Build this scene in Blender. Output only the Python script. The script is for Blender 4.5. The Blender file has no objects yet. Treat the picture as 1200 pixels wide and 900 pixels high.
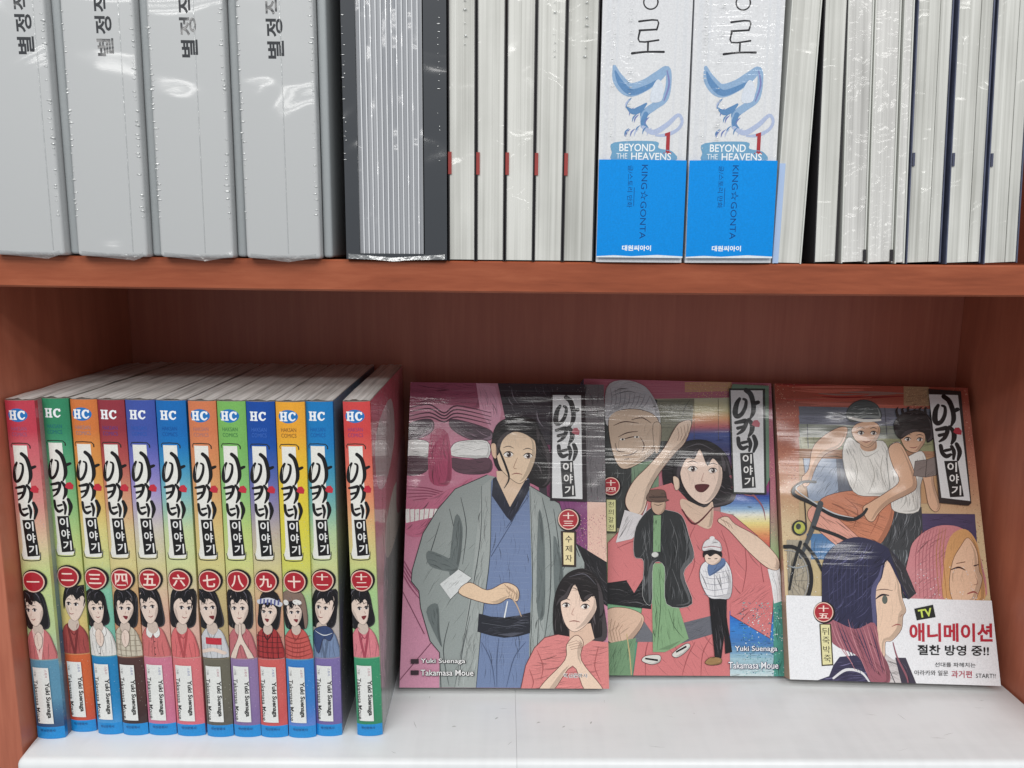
import bpy, bmesh, math, random
import numpy as np
from mathutils import Vector, Matrix
from mathutils.geometry import tessellate_polygon

MM = 0.001
S = bpy.context.scene
COL = S.collection
R = math.radians

# ---------------------------------------------------------------- camera
def make_camera():
    pitch, yaw, roll = 0.1654, 0.0120, 0.0100
    cp, sp, cy, sy = math.cos(pitch), math.sin(pitch), math.cos(yaw), math.sin(yaw)
    fw = Vector((sy*cp, cy*cp, -sp)); ri = Vector((cy, -sy, 0)); up = ri.cross(fw)
    r2 = ri*math.cos(roll) + up*math.sin(roll); u2 = -ri*math.sin(roll) + up*math.cos(roll)
    cd = bpy.data.cameras.new('camera'); cam = bpy.data.objects.new('camera', cd); COL.objects.link(cam)
    m = Matrix((r2, u2, -fw)).transposed().to_4x4()
    m.translation = Vector((0, -0.372, 0.2637))
    cam.matrix_world = m
    cd.sensor_width = 36; cd.lens = 36*911.03/1200
    cd.clip_start = 0.01; cd.clip_end = 60
    S.camera = cam
make_camera()

# ---------------------------------------------------------------- world, lamps, exposure
W = bpy.data.worlds.new('World'); S.world = W; W.use_nodes = True
bg = W.node_tree.nodes['Background']; bg.inputs[0].default_value = (0.93, 0.97, 1.0, 1); bg.inputs[1].default_value = 0.40
def ceiling_lamp(x, y, z, sx, sy, power, aim=None):
    l = bpy.data.lights.new('ceiling_lamp', 'AREA'); l.shape = 'RECTANGLE'; l.size = sx; l.size_y = sy
    l.energy = power; l.color = (1.0, 0.985, 0.96)
    o = bpy.data.objects.new('ceiling_lamp', l); COL.objects.link(o); o.location = (x, y, z)
    if aim:
        d = Vector(aim) - Vector((x, y, z)); o.rotation_euler = d.to_track_quat('-Z', 'Y').to_euler()
for y, p in ((-0.85, 5.4), (-1.5, 8.0), (-2.1, 11.0)):
    for x in (-0.8, 0.8):
        ceiling_lamp(x, y, 1.55, 1.2, 0.16, p, aim=(x*0.6, 0.2, 0.2))
S.view_settings.view_transform = 'Standard'; S.view_settings.look = 'None'
S.view_settings.exposure = 0.0; S.view_settings.gamma = 1.0

# ---------------------------------------------------------------- materials
def lin(c):
    return tuple((v/255/12.92 if v/255 <= 0.04045 else ((v/255+0.055)/1.055)**2.4) for v in c[:3])
class NT:
    def __init__(s, name):
        s.m = bpy.data.materials.new(name); s.m.use_nodes = True
        s.t = s.m.node_tree; s.b = s.t.nodes['Principled BSDF']
    def n(s, typ, **kw):
        nd = s.t.nodes.new(typ)
        for k, v in kw.items():
            if k in nd.inputs: nd.inputs[k].default_value = v
            else: setattr(nd, k, v)
        return nd
    def l(s, a, b): s.t.links.new(a, b)
    def math(s, op, a, b=None, c=None):
        nd = s.t.nodes.new('ShaderNodeMath'); nd.operation = op
        for i, v in enumerate((a, b, c)):
            if v is None: continue
            if isinstance(v, (int, float)): nd.inputs[i].default_value = v
            else: s.l(v, nd.inputs[i])
        return nd.outputs[0]
    def coords(s, scale, rnd=True):
        tc = s.n('ShaderNodeTexCoord'); mp = s.n('ShaderNodeMapping'); mp.inputs['Scale'].default_value = scale
        s.l(tc.outputs['Object'], mp.inputs['Vector'])
        if rnd:
            oi = s.n('ShaderNodeObjectInfo'); k = s.math('MULTIPLY', oi.outputs['Random'], 37.0)
            s.l(k, mp.inputs['Location'])
        return mp.outputs['Vector']
    def noise(s, scale, detail=3, rough=0.55, rnd=True, dist=0.0):
        nd = s.n('ShaderNodeTexNoise'); nd.inputs['Scale'].default_value = 1; nd.inputs['Detail'].default_value = detail
        nd.inputs['Roughness'].default_value = rough; nd.inputs['Distortion'].default_value = dist
        s.l(s.coords(scale, rnd), nd.inputs['Vector']); return nd.outputs['Fac']
    def ramp(s, fac, stops):
        r = s.n('ShaderNodeValToRGB'); e = r.color_ramp.elements
        while len(e) < len(stops): e.new(0.5)
        for el, (p, c) in zip(e, stops): el.position = p; el.color = (c[0], c[1], c[2], 1)
        s.l(fac, r.inputs['Fac']); return r.outputs['Color']
    def film(s, streak=(25, 25, 320), wrinkle=(45, 45, 60), k=1.0, rough=0.05, zmask=None, crease=1.0, swell=None, coat=0.8, bulges=()):
        """shrink wrap over the print: a clear coat, taut in places and puckered in patches"""
        a = s.noise(streak, 2, 0.6, dist=0.6); b = s.noise(wrinkle, 2, 0.5, dist=1.2)
        ridge = s.math('ABSOLUTE', s.math('SUBTRACT', b, 0.5))
        cr = s.math('POWER', s.math('SUBTRACT', 1.0, s.math('MULTIPLY', ridge, 2.0)), 16.0)
        patch = s.noise((15, 15, 19), 1, 0.5)
        pm = s.n('ShaderNodeMapRange'); pm.inputs['From Min'].default_value = 0.47; pm.inputs['From Max'].default_value = 0.68
        s.l(patch, pm.inputs['Value']); msk = pm.outputs[0]
        if zmask:
            tc = s.n('ShaderNodeTexCoord'); sp = s.n('ShaderNodeSeparateXYZ'); s.l(tc.outputs['Object'], sp.inputs[0])
            zm = s.n('ShaderNodeMapRange'); zm.inputs['From Min'].default_value = zmask[0]; zm.inputs['From Max'].default_value = zmask[1]
            zm.inputs['To Min'].default_value = zmask[2]; s.l(sp.outputs['Z'], zm.inputs['Value'])
            msk = s.math('MULTIPLY', s.math('ADD', msk, 0.25), zm.outputs[0])
        h = s.math('ADD', s.math('MULTIPLY', s.math('ADD', s.math('MULTIPLY', a, 0.55*k), s.math('MULTIPLY', cr, 0.14*k*crease)), msk), s.math('MULTIPLY', b, 0.38*k))
        if swell: h = s.math('ADD', h, s.math('MULTIPLY', s.noise(swell[0], 1, 0.4, dist=0.8), swell[1]))
        if bulges:                               # places where the wrap stands off the cover, tugged into ridges
            tc = s.n('ShaderNodeTexCoord'); sp = s.n('ShaderNodeSeparateXYZ'); s.l(tc.outputs['Object'], sp.inputs[0])
            for (bx, bz, rx, rz, amp) in bulges:
                dx = s.math('DIVIDE', s.math('SUBTRACT', sp.outputs['X'], bx*MM), rx*MM); dz = s.math('DIVIDE', s.math('SUBTRACT', sp.outputs['Z'], bz*MM), rz*MM)
                e = s.math('POWER', 2.718, s.math('MULTIPLY', s.math('ADD', s.math('MULTIPLY', dx, dx), s.math('MULTIPLY', dz, dz)), -1.0))
                h = s.math('ADD', h, s.math('MULTIPLY', e, s.math('ADD', s.math('MULTIPLY', a, amp*0.5), amp*0.6)))
        bp = s.n('ShaderNodeBump'); bp.inputs['Strength'].default_value = 1.0; bp.inputs['Distance'].default_value = 0.0012
        s.l(h, bp.inputs['Height']); s.l(bp.outputs['Normal'], s.b.inputs['Coat Normal'])
        s.b.inputs['Coat Weight'].default_value = coat; s.b.inputs['Coat Roughness'].default_value = rough
        s.b.inputs['Coat IOR'].default_value = 1.45

def mat_print(name, **kw):
    t = NT(name); a = t.n('ShaderNodeAttribute'); a.attribute_name = 'Ink'
    g = t.noise((1400, 1400, 1400), 1, 0.5)
    mx = t.n('ShaderNodeMix'); mx.data_type = 'RGBA'; mx.blend_type = 'MULTIPLY'; mx.inputs[0].default_value = 1.0
    t.l(a.outputs['Color'], mx.inputs[6]); t.l(t.ramp(g, ((0.3, (0.88,)*3), (0.7, (1.0,)*3))), mx.inputs[7])
    t.l(mx.outputs[2], t.b.inputs['Base Color']); t.b.inputs['Roughness'].default_value = 0.5
    t.b.inputs['Specular IOR Level'].default_value = 0.12
    if kw: t.film(**kw)
    return t.m
def mat_plain(name, c, rough=0.5, film=None, var=0.0, spec=0.4):
    t = NT(name); L = lin(c)
    if var:
        f = t.noise((60, 60, 60), 4, 0.6)
        t.l(t.ramp(f, ((0.3, tuple(v*(1-var) for v in L)), (0.7, L))), t.b.inputs['Base Color'])
    else: t.b.inputs['Base Color'].default_value = (*L, 1)
    t.b.inputs['Roughness'].default_value = rough; t.b.inputs['Specular IOR Level'].default_value = spec
    if film: t.film(**film)
    return t.m
def mat_wood(name, scale, c0, c1, c2, rough=0.38):
    t = NT(name)
    a = t.noise(scale, 5, 0.62, dist=0.4); b = t.noise(tuple(v*0.16 for v in scale), 3, 0.5)
    c = t.noise(tuple(v*5 for v in scale), 2, 0.5)
    f = t.math('ADD', t.math('MULTIPLY', a, 0.6), t.math('ADD', t.math('MULTIPLY', b, 0.35), t.math('MULTIPLY', c, 0.12)))
    t.l(t.ramp(f, ((0.36, lin(c0)), (0.53, lin(c1)), (0.7, lin(c2)))), t.b.inputs['Base Color'])
    t.b.inputs['Roughness'].default_value = rough; t.b.inputs['Specular IOR Level'].default_value = 0.35
    bp = t.n('ShaderNodeBump'); bp.inputs['Strength'].default_value = 0.15; bp.inputs['Distance'].default_value = 0.0004
    t.l(a, bp.inputs['Height']); t.l(bp.outputs['Normal'], t.b.inputs['Normal'])
    return t.m
def mat_pages(name, c0, c1, pitch=900, film=None):
    """stacked paper: fine lines along the leaves"""
    t = NT(name)
    a = t.noise((pitch, 2.5, 2.5), 3, 0.75); b = t.noise((pitch*0.3, 9, 9), 2, 0.5); c = t.noise((40, 40, 25), 3, 0.5)
    f = t.math('ADD', t.math('MULTIPLY', a, 0.5), t.math('ADD', t.math('MULTIPLY', b, 0.35), t.math('MULTIPLY', c, 0.2)))
    t.l(t.ramp(f, ((0.38, lin(c0)), (0.62, lin(c1)))), t.b.inputs['Base Color']); t.b.inputs['Roughness'].default_value = 0.8
    if film: t.film(**film)
    bp = t.n('ShaderNodeBump'); bp.inputs['Strength'].default_value = 0.5; bp.inputs['Distance'].default_value = 0.0003
    t.l(a, bp.inputs['Height']); t.l(bp.outputs['Normal'], t.b.inputs['Normal'])
    return t.m

M = {}
M['wood_front'] = mat_wood('cherry_wood_edge', (16, 120, 150), (124, 62, 40), (149, 78, 52), (168, 95, 66))
M['wood_side'] = mat_wood('cherry_wood_side', (150, 60, 9), (160, 90, 70), (175, 102, 79), (191, 116, 91))
M['wood_back'] = mat_wood('cherry_wood_back', (190, 60, 10), (166, 97, 80), (173, 103, 85), (182, 111, 92))
M['print_spine'] = mat_print('wrapped_spine_print', streak=(60, 60, 120), wrinkle=(90, 90, 25), k=0.55)
for key, bl in (('13', ((96, 160, 34, 22, 2.2), (30, 178, 40, 10, 1.2))), ('14', ((16, 168, 20, 18, 2.6), (45, 130, 40, 10, .9), (40, 30, 30, 7, .7))), ('15', ((40, 70, 22, 10, 1.3), (60, 180, 60, 8, .8)))):
    M['print_cover_'+key] = mat_print('wrapped_cover_print', streak=(8, 8, 210), wrinkle=(11, 11, 20), k=0.55, zmask=(0.118, 0.172, 0.03), crease=0.6, rough=0.13, coat=0.8, swell=((14, 14, 24), 2.2), bulges=bl)
M['print_top'] = mat_print('wrapped_thick_spine_print', streak=(60, 60, 500), wrinkle=(70, 70, 40), k=0.7)
M['cover_plain'] = mat_print('wrapped_board_print', streak=(60, 60, 120), wrinkle=(40, 40, 40), k=0.6)
M['pages_top'] = mat_pages('wrapped_page_tops', (150, 146, 140), (206, 203, 197), 700, film=dict(streak=(420, 18, 30), wrinkle=(120, 30, 30), k=1.5, rough=0.12))
M['pages_fore'] = mat_pages('paper_fore_edge', (166, 166, 160), (214, 214, 209), 480, film=dict(streak=(30, 30, 160), wrinkle=(50, 40, 60), k=1.2, rough=0.14, swell=((26, 26, 30), 3.5)))
M['pages_crinkle'] = mat_pages('crinkled_wrap_fore_edge', (164, 163, 160), (216, 215, 212), 480, film=dict(streak=(120, 60, 200), wrinkle=(110, 60, 120), k=5.0, rough=0.16, crease=1.2, swell=((36, 36, 60), 3.0)))
M['black_board'] = mat_plain('black_board', (50, 54, 60), 0.5, film=dict(streak=(22, 22, 60), wrinkle=(26, 26, 14), k=0.4, rough=0.13, crease=0.4, swell=((18, 18, 24), 8)))

# ---------------------------------------------------------------- object helpers
def tag(o, label=None, cat=None, group=None, kind=None):
    for k, v in (('label', label), ('category', cat), ('group', group), ('kind', kind)):
        if v: o[k] = v
    return o
def empty(name, loc, rot=(0, 0, 0)):
    o = bpy.data.objects.new(name, None); COL.objects.link(o); o.empty_display_size = 0.02
    o.location = [v*MM for v in loc]; o.rotation_euler = rot; return o
def link_mesh(name, me, parent=None, mat=None):
    o = bpy.data.objects.new(name, me); COL.objects.link(o)
    if parent: o.parent = parent
    if mat: me.materials.append(mat)
    return o
def bm_box(bm, x0, x1, y0, y1, z0, z1, bev=0.0, seg=2):
    r = bmesh.ops.create_cube(bm, size=1.0)['verts']
    for v in r:
        v.co = Vector(((x0+x1)/2 + v.co.x*(x1-x0), (y0+y1)/2 + v.co.y*(y1-y0), (z0+z1)/2 + v.co.z*(z1-z0)))*MM
    if bev:
        es = list({e for v in r for e in v.link_edges})
        bmesh.ops.bevel(bm, geom=es, offset=bev*MM, segments=seg, affect='EDGES', profile=0.5)
def box(name, x0, x1, y0, y1, z0, z1, mat, parent=None, bev=0.0, seg=2, smooth=False):
    bm = bmesh.new(); bm_box(bm, x0, x1, y0, y1, z0, z1, bev, seg)
    me = bpy.data.meshes.new(name); bm.to_mesh(me); bm.free()
    if smooth: me.shade_smooth()
    return link_mesh(name, me, parent, mat)
def set_ink(me, cols):
    at = me.attributes.new('Ink', 'FLOAT_COLOR', 'POINT')
    at.data.foreach_set('color', np.array(cols, dtype=np.float32).ravel())

# ---------------------------------------------------------------- flat artwork: inks laid one over another on a sheet, in mm
GLYPH = {}
def glyphs(s, bold):
    k = (s, bold)
    if k not in GLYPH:
        c = bpy.data.curves.new('glyph', 'FONT'); c.body = s; c.offset = bold; c.resolution_u = 3
        o = bpy.data.objects.new('glyph', c); COL.objects.link(o)
        bpy.context.view_layer.update()
        me = o.evaluated_get(bpy.context.evaluated_depsgraph_get()).to_mesh()
        me.calc_loop_triangles()
        vs = [(v.co.x, v.co.y) for v in me.vertices]; ts = [tuple(t.vertices) for t in me.loop_triangles]
        bpy.data.objects.remove(o); bpy.data.curves.remove(c)
        GLYPH[k] = (vs, ts)
    return GLYPH[k]
def spline(pts, n=5, closed=True):
    out = []; N = len(pts)
    for i in range(N if closed else N-1):
        if closed: p = [pts[(i+j-1) % N] for j in range(4)]
        else: p = [pts[max(0, min(N-1, i+j-1))] for j in range(4)]
        for k in range(n):
            t = k/n
            out.append(tuple(0.5*(2*p[1][d] + (p[2][d]-p[0][d])*t + (2*p[0][d]-5*p[1][d]+4*p[2][d]-p[3][d])*t*t + (-p[0][d]+3*p[1][d]-3*p[2][d]+p[3][d])*t**3) for d in range(len(p[0]))))
    if not closed: out.append(tuple(pts[-1]))
    return out
def homography(src, dst):
    A = []; b = []
    for (x, y), (u, v) in zip(src, dst):
        A += [[x, y, 1, 0, 0, 0, -u*x, -u*y], [0, 0, 0, x, y, 1, -v*x, -v*y]]; b += [u, v]
    h = np.linalg.solve(np.array(A, float), np.array(b, float)); return np.append(h, 1).reshape(3, 3)
def clip_poly(P, d, lim, sgn):
    out = []
    for i in range(len(P)):
        a, b = P[i], P[(i+1) % len(P)]
        ia, ib = (a[0][d]-lim)*sgn >= 0, (b[0][d]-lim)*sgn >= 0
        if ia: out.append(a)
        if ia != ib:
            t = (lim-a[0][d])/(b[0][d]-a[0][d])
            out.append((tuple(a[0][k]+(b[0][k]-a[0][k])*t for k in range(2)), tuple(a[1][k]+(b[1][k]-a[1][k])*t for k in range(3))))
    return out
COVER_INK = dict(min=6.0, rim=1.5, dens=.10, cap=150, len=6.5, pen=.2)
PORTRAIT_INK = dict(min=3.0, rim=.45, dens=.55, cap=26, len=2.2, pen=.11)
class Art:
    DZ = 0.004; dull = 0.11
    def __init__(s, w, h):
        s.w, s.h = w, h; s.P = []; s.k = 0; s.H = None; s.clipbox = None; s.org = (0, 0); s.sc = 1; s.xf = None; s.auto = None; s.rng = random.Random(7)
    def sheet(s, corners): s.H = homography(corners, [(0, s.h), (s.w, s.h), (s.w, 0), (0, 0)])
    def crop(s, ox, oy, sc): s.org = (ox, oy); s.sc = sc
    def pt(s, p):
        if s.H is None:
            if s.xf:
                cx, cy, k, a, fl = s.xf; x, y = (p[0]-cx)*k*fl, (p[1]-cy)*k
                return (cx+x*math.cos(a)-y*math.sin(a), cy+x*math.sin(a)+y*math.cos(a))
            return (p[0], p[1])
        q = s.H @ np.array([s.org[0]+p[0]/s.sc, s.org[1]+p[1]/s.sc, 1.0]); return (q[0]/q[2], q[1]/q[2])
    def tri(s, T, cols):
        P = [(t, c) for t, c in zip(T, cols)]
        x0, y0, x1, y1 = s.clipbox or (0, 0, s.w, s.h)
        for d, lim, sg in ((0, x0, 1), (0, x1, -1), (1, y0, 1), (1, y1, -1)):
            if not P: return
            P = clip_poly(P, d, lim, sg)
        if len(P) >= 3: s.P.append((P, s.k))
    def raw(s, pts, col):
        """one filled outline; col = colour or function of (u, v)"""
        s.k += 1; pts = [s.pt(p) for p in pts]
        f = col if callable(col) else (lambda u, v: col)
        for t in tessellate_polygon([[Vector((p[0], p[1], 0)) for p in pts]]):
            T = [pts[i] for i in t]; s.tri(T, [lin(f(*p)) for p in T])
        if s.auto and not callable(col): s.inkwork(pts, col)
    def inkwork(s, P, col):
        """the artist's rendering inside a filled shape: a cel tone along one side and many fine tapered pen strokes"""
        area = abs(sum(P[i][0]*P[i-1][1]-P[i-1][0]*P[i][1] for i in range(len(P))))/2
        if area < s.auto['min']: return
        g = s.rng; dark = max(col) < 90
        tone = lambda k: tuple(max(0, min(255, int(v*k+(26*(k-1)*3 if dark and k > 1 else 0)))) for v in col)
        def inside(x, y):
            r = False
            for i in range(len(P)):
                (x0, y0), (x1, y1) = P[i-1], P[i]
                if (y0 > y) != (y1 > y) and x < (x1-x0)*(y-y0)/(y1-y0)+x0: r = not r
            return r
        w = s.auto['rim']*min(1.0, math.sqrt(area)/22); run = []
        sgn = 1 if sum(P[i-1][0]*P[i][1]-P[i][0]*P[i-1][1] for i in range(len(P))) > 0 else -1
        def flush():
            if len(run) > 2: s.k += 1; s.strip([(x, y, w*2*min(1, 2.2*min(i, len(run)-1-i)/len(run)+.08)) for i, (x, y) in enumerate(run)], lin(tone(1.35 if dark else .84)))
        for i in range(len(P)):
            a, b = P[i-1], P[i]; L = math.hypot(b[0]-a[0], b[1]-a[1])
            if L < 1e-6: continue
            nx, ny = (b[1]-a[1])/L*sgn, -(b[0]-a[0])/L*sgn; m = ((a[0]+b[0])/2-nx*w, (a[1]+b[1])/2-ny*w)
            if nx*.85-ny*.5 > .35 and inside(*m) and L < 12: run.append(m)
            else: flush(); run = []
        flush()
        cx, cy = sum(p[0] for p in P)/len(P), sum(p[1] for p in P)/len(P)
        xx = sum((p[0]-cx)**2 for p in P); yy = sum((p[1]-cy)**2 for p in P); xy = sum((p[0]-cx)*(p[1]-cy) for p in P)
        ang = .5*math.atan2(2*xy, xx-yy); x0, x1 = min(p[0] for p in P), max(p[0] for p in P); y0, y1 = min(p[1] for p in P), max(p[1] for p in P)
        skin = col[0] > 195 and col[0]-col[2] > 22 and 140 < col[1] < 222 and col[0]-col[1] < 62
        n = int(min(s.auto.get('cap', 130), area*s.auto['dens'])*(.25 if skin else 1)); ln = s.auto['len']*min(1.0, math.sqrt(area)/18); bend = g.uniform(-.25, .25)
        for _ in range(n):
            for _t in range(6):
                x, y = g.uniform(x0, x1), g.uniform(y0, y1); a = ang+g.uniform(-.22, .22); l = ln*g.uniform(.35, 1.0)
                q = [(x-math.cos(a)*l, y-math.sin(a)*l), (x-math.sin(a)*l*bend, y+math.cos(a)*l*bend), (x+math.cos(a)*l, y+math.sin(a)*l)]
                if all(inside(*p) for p in q): break
            else: continue
            ws = s.auto['pen']*g.uniform(.5, 1.6)*(3 if g.random() < .12 else 1)
            k = g.choice((.86, .9, .95)) if skin else g.choice((.6, .72, .8, .86, .92, 1.08)) if not dark else g.choice((.6, .7, 1.2, 1.35, 1.55))
            s.k += (0, 1)[_ % 40 == 0]
            q = spline([(p[0], p[1], v) for p, v in zip(q, (ws*.2, ws, ws*.2))], 3, closed=False); s.strip(q, lin(tone(k)))
    def poly(s, pts, col): s.raw(pts, col)
    def blob(s, pts, col, line=None, lw=0.35):
        q = spline(pts, 4); s.raw(q, col)
        if line: s.line(q + [q[0]], lw, line)
    def ellipse(s, cx, cy, rx, ry, col, n=28, rot=0):
        s.raw([(cx+math.cos(a)*rx*math.cos(rot)-math.sin(a)*ry*math.sin(rot), cy+math.cos(a)*rx*math.sin(rot)+math.sin(a)*ry*math.cos(rot)) for a in [2*math.pi*i/n for i in range(n)]], col)
    def line(s, pts, w, col):
        """thin inked line, width in mm"""
        s.k += 1; q = [s.pt(p) for p in pts]; c = lin(col)
        s.strip([(p[0], p[1], w) for p in q], c)
    def strip(s, q, c, caps=False):
        L = []; Rr = []
        for i, p in enumerate(q):
            a, b = q[max(0, i-1)], q[min(len(q)-1, i+1)]
            dx, dy = b[0]-a[0], b[1]-a[1]; l = math.hypot(dx, dy) or 1
            nx, ny = -dy/l*p[2]/2, dx/l*p[2]/2
            L.append((p[0]+nx, p[1]+ny)); Rr.append((p[0]-nx, p[1]-ny))
        for i in range(len(q)-1):
            s.tri([L[i], Rr[i], Rr[i+1]], [c]*3); s.tri([L[i], Rr[i+1], L[i+1]], [c]*3)
        if caps:
            for p, a, b in ((q[0], L[0], Rr[0]), (q[-1], Rr[-1], L[-1])):
                ang = math.atan2(a[1]-p[1], a[0]-p[0]); pts = [(p[0]+math.cos(ang+math.pi*k/6)*p[2]/2, p[1]+math.sin(ang+math.pi*k/6)*p[2]/2) for k in range(7)]
                for k in range(6): s.tri([(p[0], p[1]), pts[k], pts[k+1]], [c]*3)
    def brush(s, pts, ws, col, n=5):
        """brush stroke through pts with widths ws (mm)"""
        s.k += 1
        q = [s.pt(p) for p in pts]
        q = spline([(a[0], a[1], w) for a, w in zip(q, ws)], n, closed=False)
        s.strip(q, lin(col), caps=True)
    def grad(s, x0, x1, stops):
        """horizontal bands: stops = [(v, colour)] from low to high, blended"""
        s.k += 1
        for (v0, c0), (v1, c1) in zip(stops, stops[1:]):
            if v1 - v0 < 1e-6: continue
            n = max(1, int((v1-v0)/6)); c0, c1 = np.array(c0[:3], float), np.array(c1[:3], float)
            for i in range(n):
                a, b = i/n, (i+1)/n; y0, y1 = v0+(v1-v0)*a, v0+(v1-v0)*b
                ca, cb = lin(c0+(c1-c0)*a), lin(c0+(c1-c0)*b)
                s.tri([(x0, y0), (x1, y0), (x1, y1)], [ca, ca, cb]); s.tri([(x0, y0), (x1, y1), (x0, y1)], [ca, cb, cb])
    def text(s, st, cx, cy, w, h, col, bold=0.0, rot=0, lift=True):
        """lettering fitted to a w x h box centred on (cx, cy), sizes in sheet units"""
        if lift: s.k += 1
        vs, ts = glyphs(st, bold)
        if not vs: return
        xs = [v[0] for v in vs]; ys = [v[1] for v in vs]
        mx, my, sx, sy = (min(xs)+max(xs))/2, (min(ys)+max(ys))/2, max(xs)-min(xs), max(ys)-min(ys)
        if sx < 0.15: sx = 0.15
        if sy < 0.15: sy = 0.15*(h/w if w else 1); sy = max(sy, 0.15)
        ca, sa = math.cos(rot), math.sin(rot); fl = -1 if s.H is not None else 1
        c = lin(col)
        q = []
        for x, y in vs:
            a, b = (x-mx)/sx*w, (y-my)/sy*h*fl
            q.append(s.pt((cx+a*ca-b*sa, cy+a*sa+b*ca)))
        for t in ts: s.tri([q[i] for i in t], [c]*3)
    def column(s, st, cx, top, size, step, col, bold=0.0, slant=0.0):
        fl = 1 if s.H is not None else -1
        for i, ch in enumerate(st): s.text(ch, cx+slant*i, top+fl*(i+0.5)*step, size, size, col, bold, lift=(i == 0))
    def speck(s, x0, y0, x1, y1, n, r, cols, rng, edge=None):
        """printed spatter in sheet mm"""
        s.k += 1
        for _ in range(n):
            x, y = rng.uniform(x0, x1), rng.uniform(y0, y1)
            if edge and not edge(x, y): continue
            q = r*rng.uniform(0.4, 1.2); a = rng.random()*6.3; c = lin(rng.choice(cols))
            T = [(x+math.cos(a+k*1.57)*q, y+math.sin(a+k*1.57)*q*rng.uniform(0.6, 1)) for k in range(4)]
            s.tri([T[0], T[1], T[2]], [c]*3); s.tri([T[0], T[2], T[3]], [c]*3)
    def build(s, name, mat, fn, parent=None, slices=0):
        verts = []; faces = []; cols = []
        for P, k in s.P:
            parts = [P]
            if slices:
                parts = []
                us = [p[0][0] for p in P]; i0 = int(min(us)/s.w*slices); i1 = int(max(us)/s.w*slices)
                for i in range(i0, i1+1):
                    Q = clip_poly(P, 0, s.w*i/slices, 1)
                    if len(Q) >= 3: Q = clip_poly(Q, 0, s.w*(i+1)/slices, -1)
                    if len(Q) >= 3: parts.append(Q)
            for Q in parts:
                ar = sum(Q[i][0][0]*Q[(i+1) % len(Q)][0][1]-Q[(i+1) % len(Q)][0][0]*Q[i][0][1] for i in range(len(Q)))
                if abs(ar) < 1e-5: continue
                if ar < 0: Q = Q[::-1]
                b = len(verts)
                for p, c in Q:
                    g = .3*c[0]+.6*c[1]+.1*c[2]; verts.append(fn(p[0], p[1], 0.03+k*s.DZ)*MM); cols.append((*[v+(g-v)*s.dull for v in c], 1.0))
                faces.append(tuple(range(b, b+len(Q))))
        me = bpy.data.meshes.new(name); me.from_pydata(verts, [], faces); me.update()
        set_ink(me, cols)
        return link_mesh(name, me, parent, mat)

BLACK = (22, 20, 22); WHITE = (236, 236, 234); SEAL = (176, 28, 44); SKIN = (232, 204, 180)
# brush lettering of the series title, drawn on a 140 x 490 field (y down)
def title(A, x0, y0, sx, sy, wk, ink=BLACK, fan=(200, 40, 60), sk=0.0):
    """x0,y0 = upper left in sheet units; sx, sy = units per field unit (sy negative where v runs up); wk = stroke scale in mm"""
    f = lambda x, y: (x0+(x+sk*y)*sx, y0+y*sy)
    def b(pts, ws): A.brush([f(*p) for p in pts], [w*wk for w in ws], ink)
    b([(34, 48), (20, 72), (12, 112), (20, 132), (42, 122), (60, 90), (64, 58), (52, 50)], [1.0, 1.5, 1.8, 1.5, 1.3, 1.2, 1.0, .8])
    b([(64, 8), (86, 28), (98, 72), (98, 112), (84, 142)], [1.6, 1.7, 1.6, 1.5, .7])
    b([(98, 74), (122, 66)], [1.5, 1.2])
    b([(14, 162), (40, 157), (62, 154), (62, 172), (46, 200), (22, 216)], [1.0, 1.3, 1.5, 1.4, 1.2, .6])
    b([(24, 188), (54, 180)], [1.1, .9])
    b([(76, 148), (92, 172), (90, 202), (76, 226)], [1.1, 1.6, 1.5, .7])
    b([(26, 236), (30, 268), (46, 284), (68, 276)], [1.3, 1.4, 1.4, .9])
    b([(44, 258), (66, 253)], [1.0, .9])
    b([(76, 240), (84, 264), (78, 296)], [1.2, 1.3, .8])
    b([(100, 228), (110, 262), (98, 300)], [1.3, 1.5, .8])
    A.raw([f(*p) for p in ((90, 172), (100, 152), (118, 150), (130, 166), (126, 184), (106, 182))], fan)
    A.poly([f(*p) for p in ((34, 306), (96, 304), (108, 470), (44, 474))], ink)
    fl = 1 if sy > 0 else -1
    for i, ch in enumerate('이야기'):
        p = f(68+4*i, 334+54*i); A.text(ch, p[0], p[1], 44*abs(sx), 44*abs(sy), WHITE, 0.02)
def seal(A, cx, cy, r, s, mm):
    """round red volume seal; r in sheet units, mm = sheet units per mm for the ring"""
    A.ellipse(cx+0.08*r, cy+(0.04*r), r*1.12, r*1.12, (26, 22, 24)); A.ellipse(cx, cy, r, r, (236, 196, 178)); A.ellipse(cx, cy, r*0.9, r*0.9, SEAL)
    fl = 1 if A.H is not None else -1
    if len(s) == 1: A.text(s, cx, cy, r*1.15, r*1.15 if s not in '一二三' else r*(0.14, 0.75, 0.95)['一二三'.index(s)], (250, 222, 210), 0.02)
    else:
        A.text(s[0], cx, cy-fl*r*0.36, r*1.05, r*0.62, (250, 222, 210), 0.02)
        A.text(s[1], cx, cy+fl*r*0.38, r*1.05, r*(0.12 if s[1] == '一' else 0.5), (250, 222, 210), 0.02, lift=False)

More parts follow.
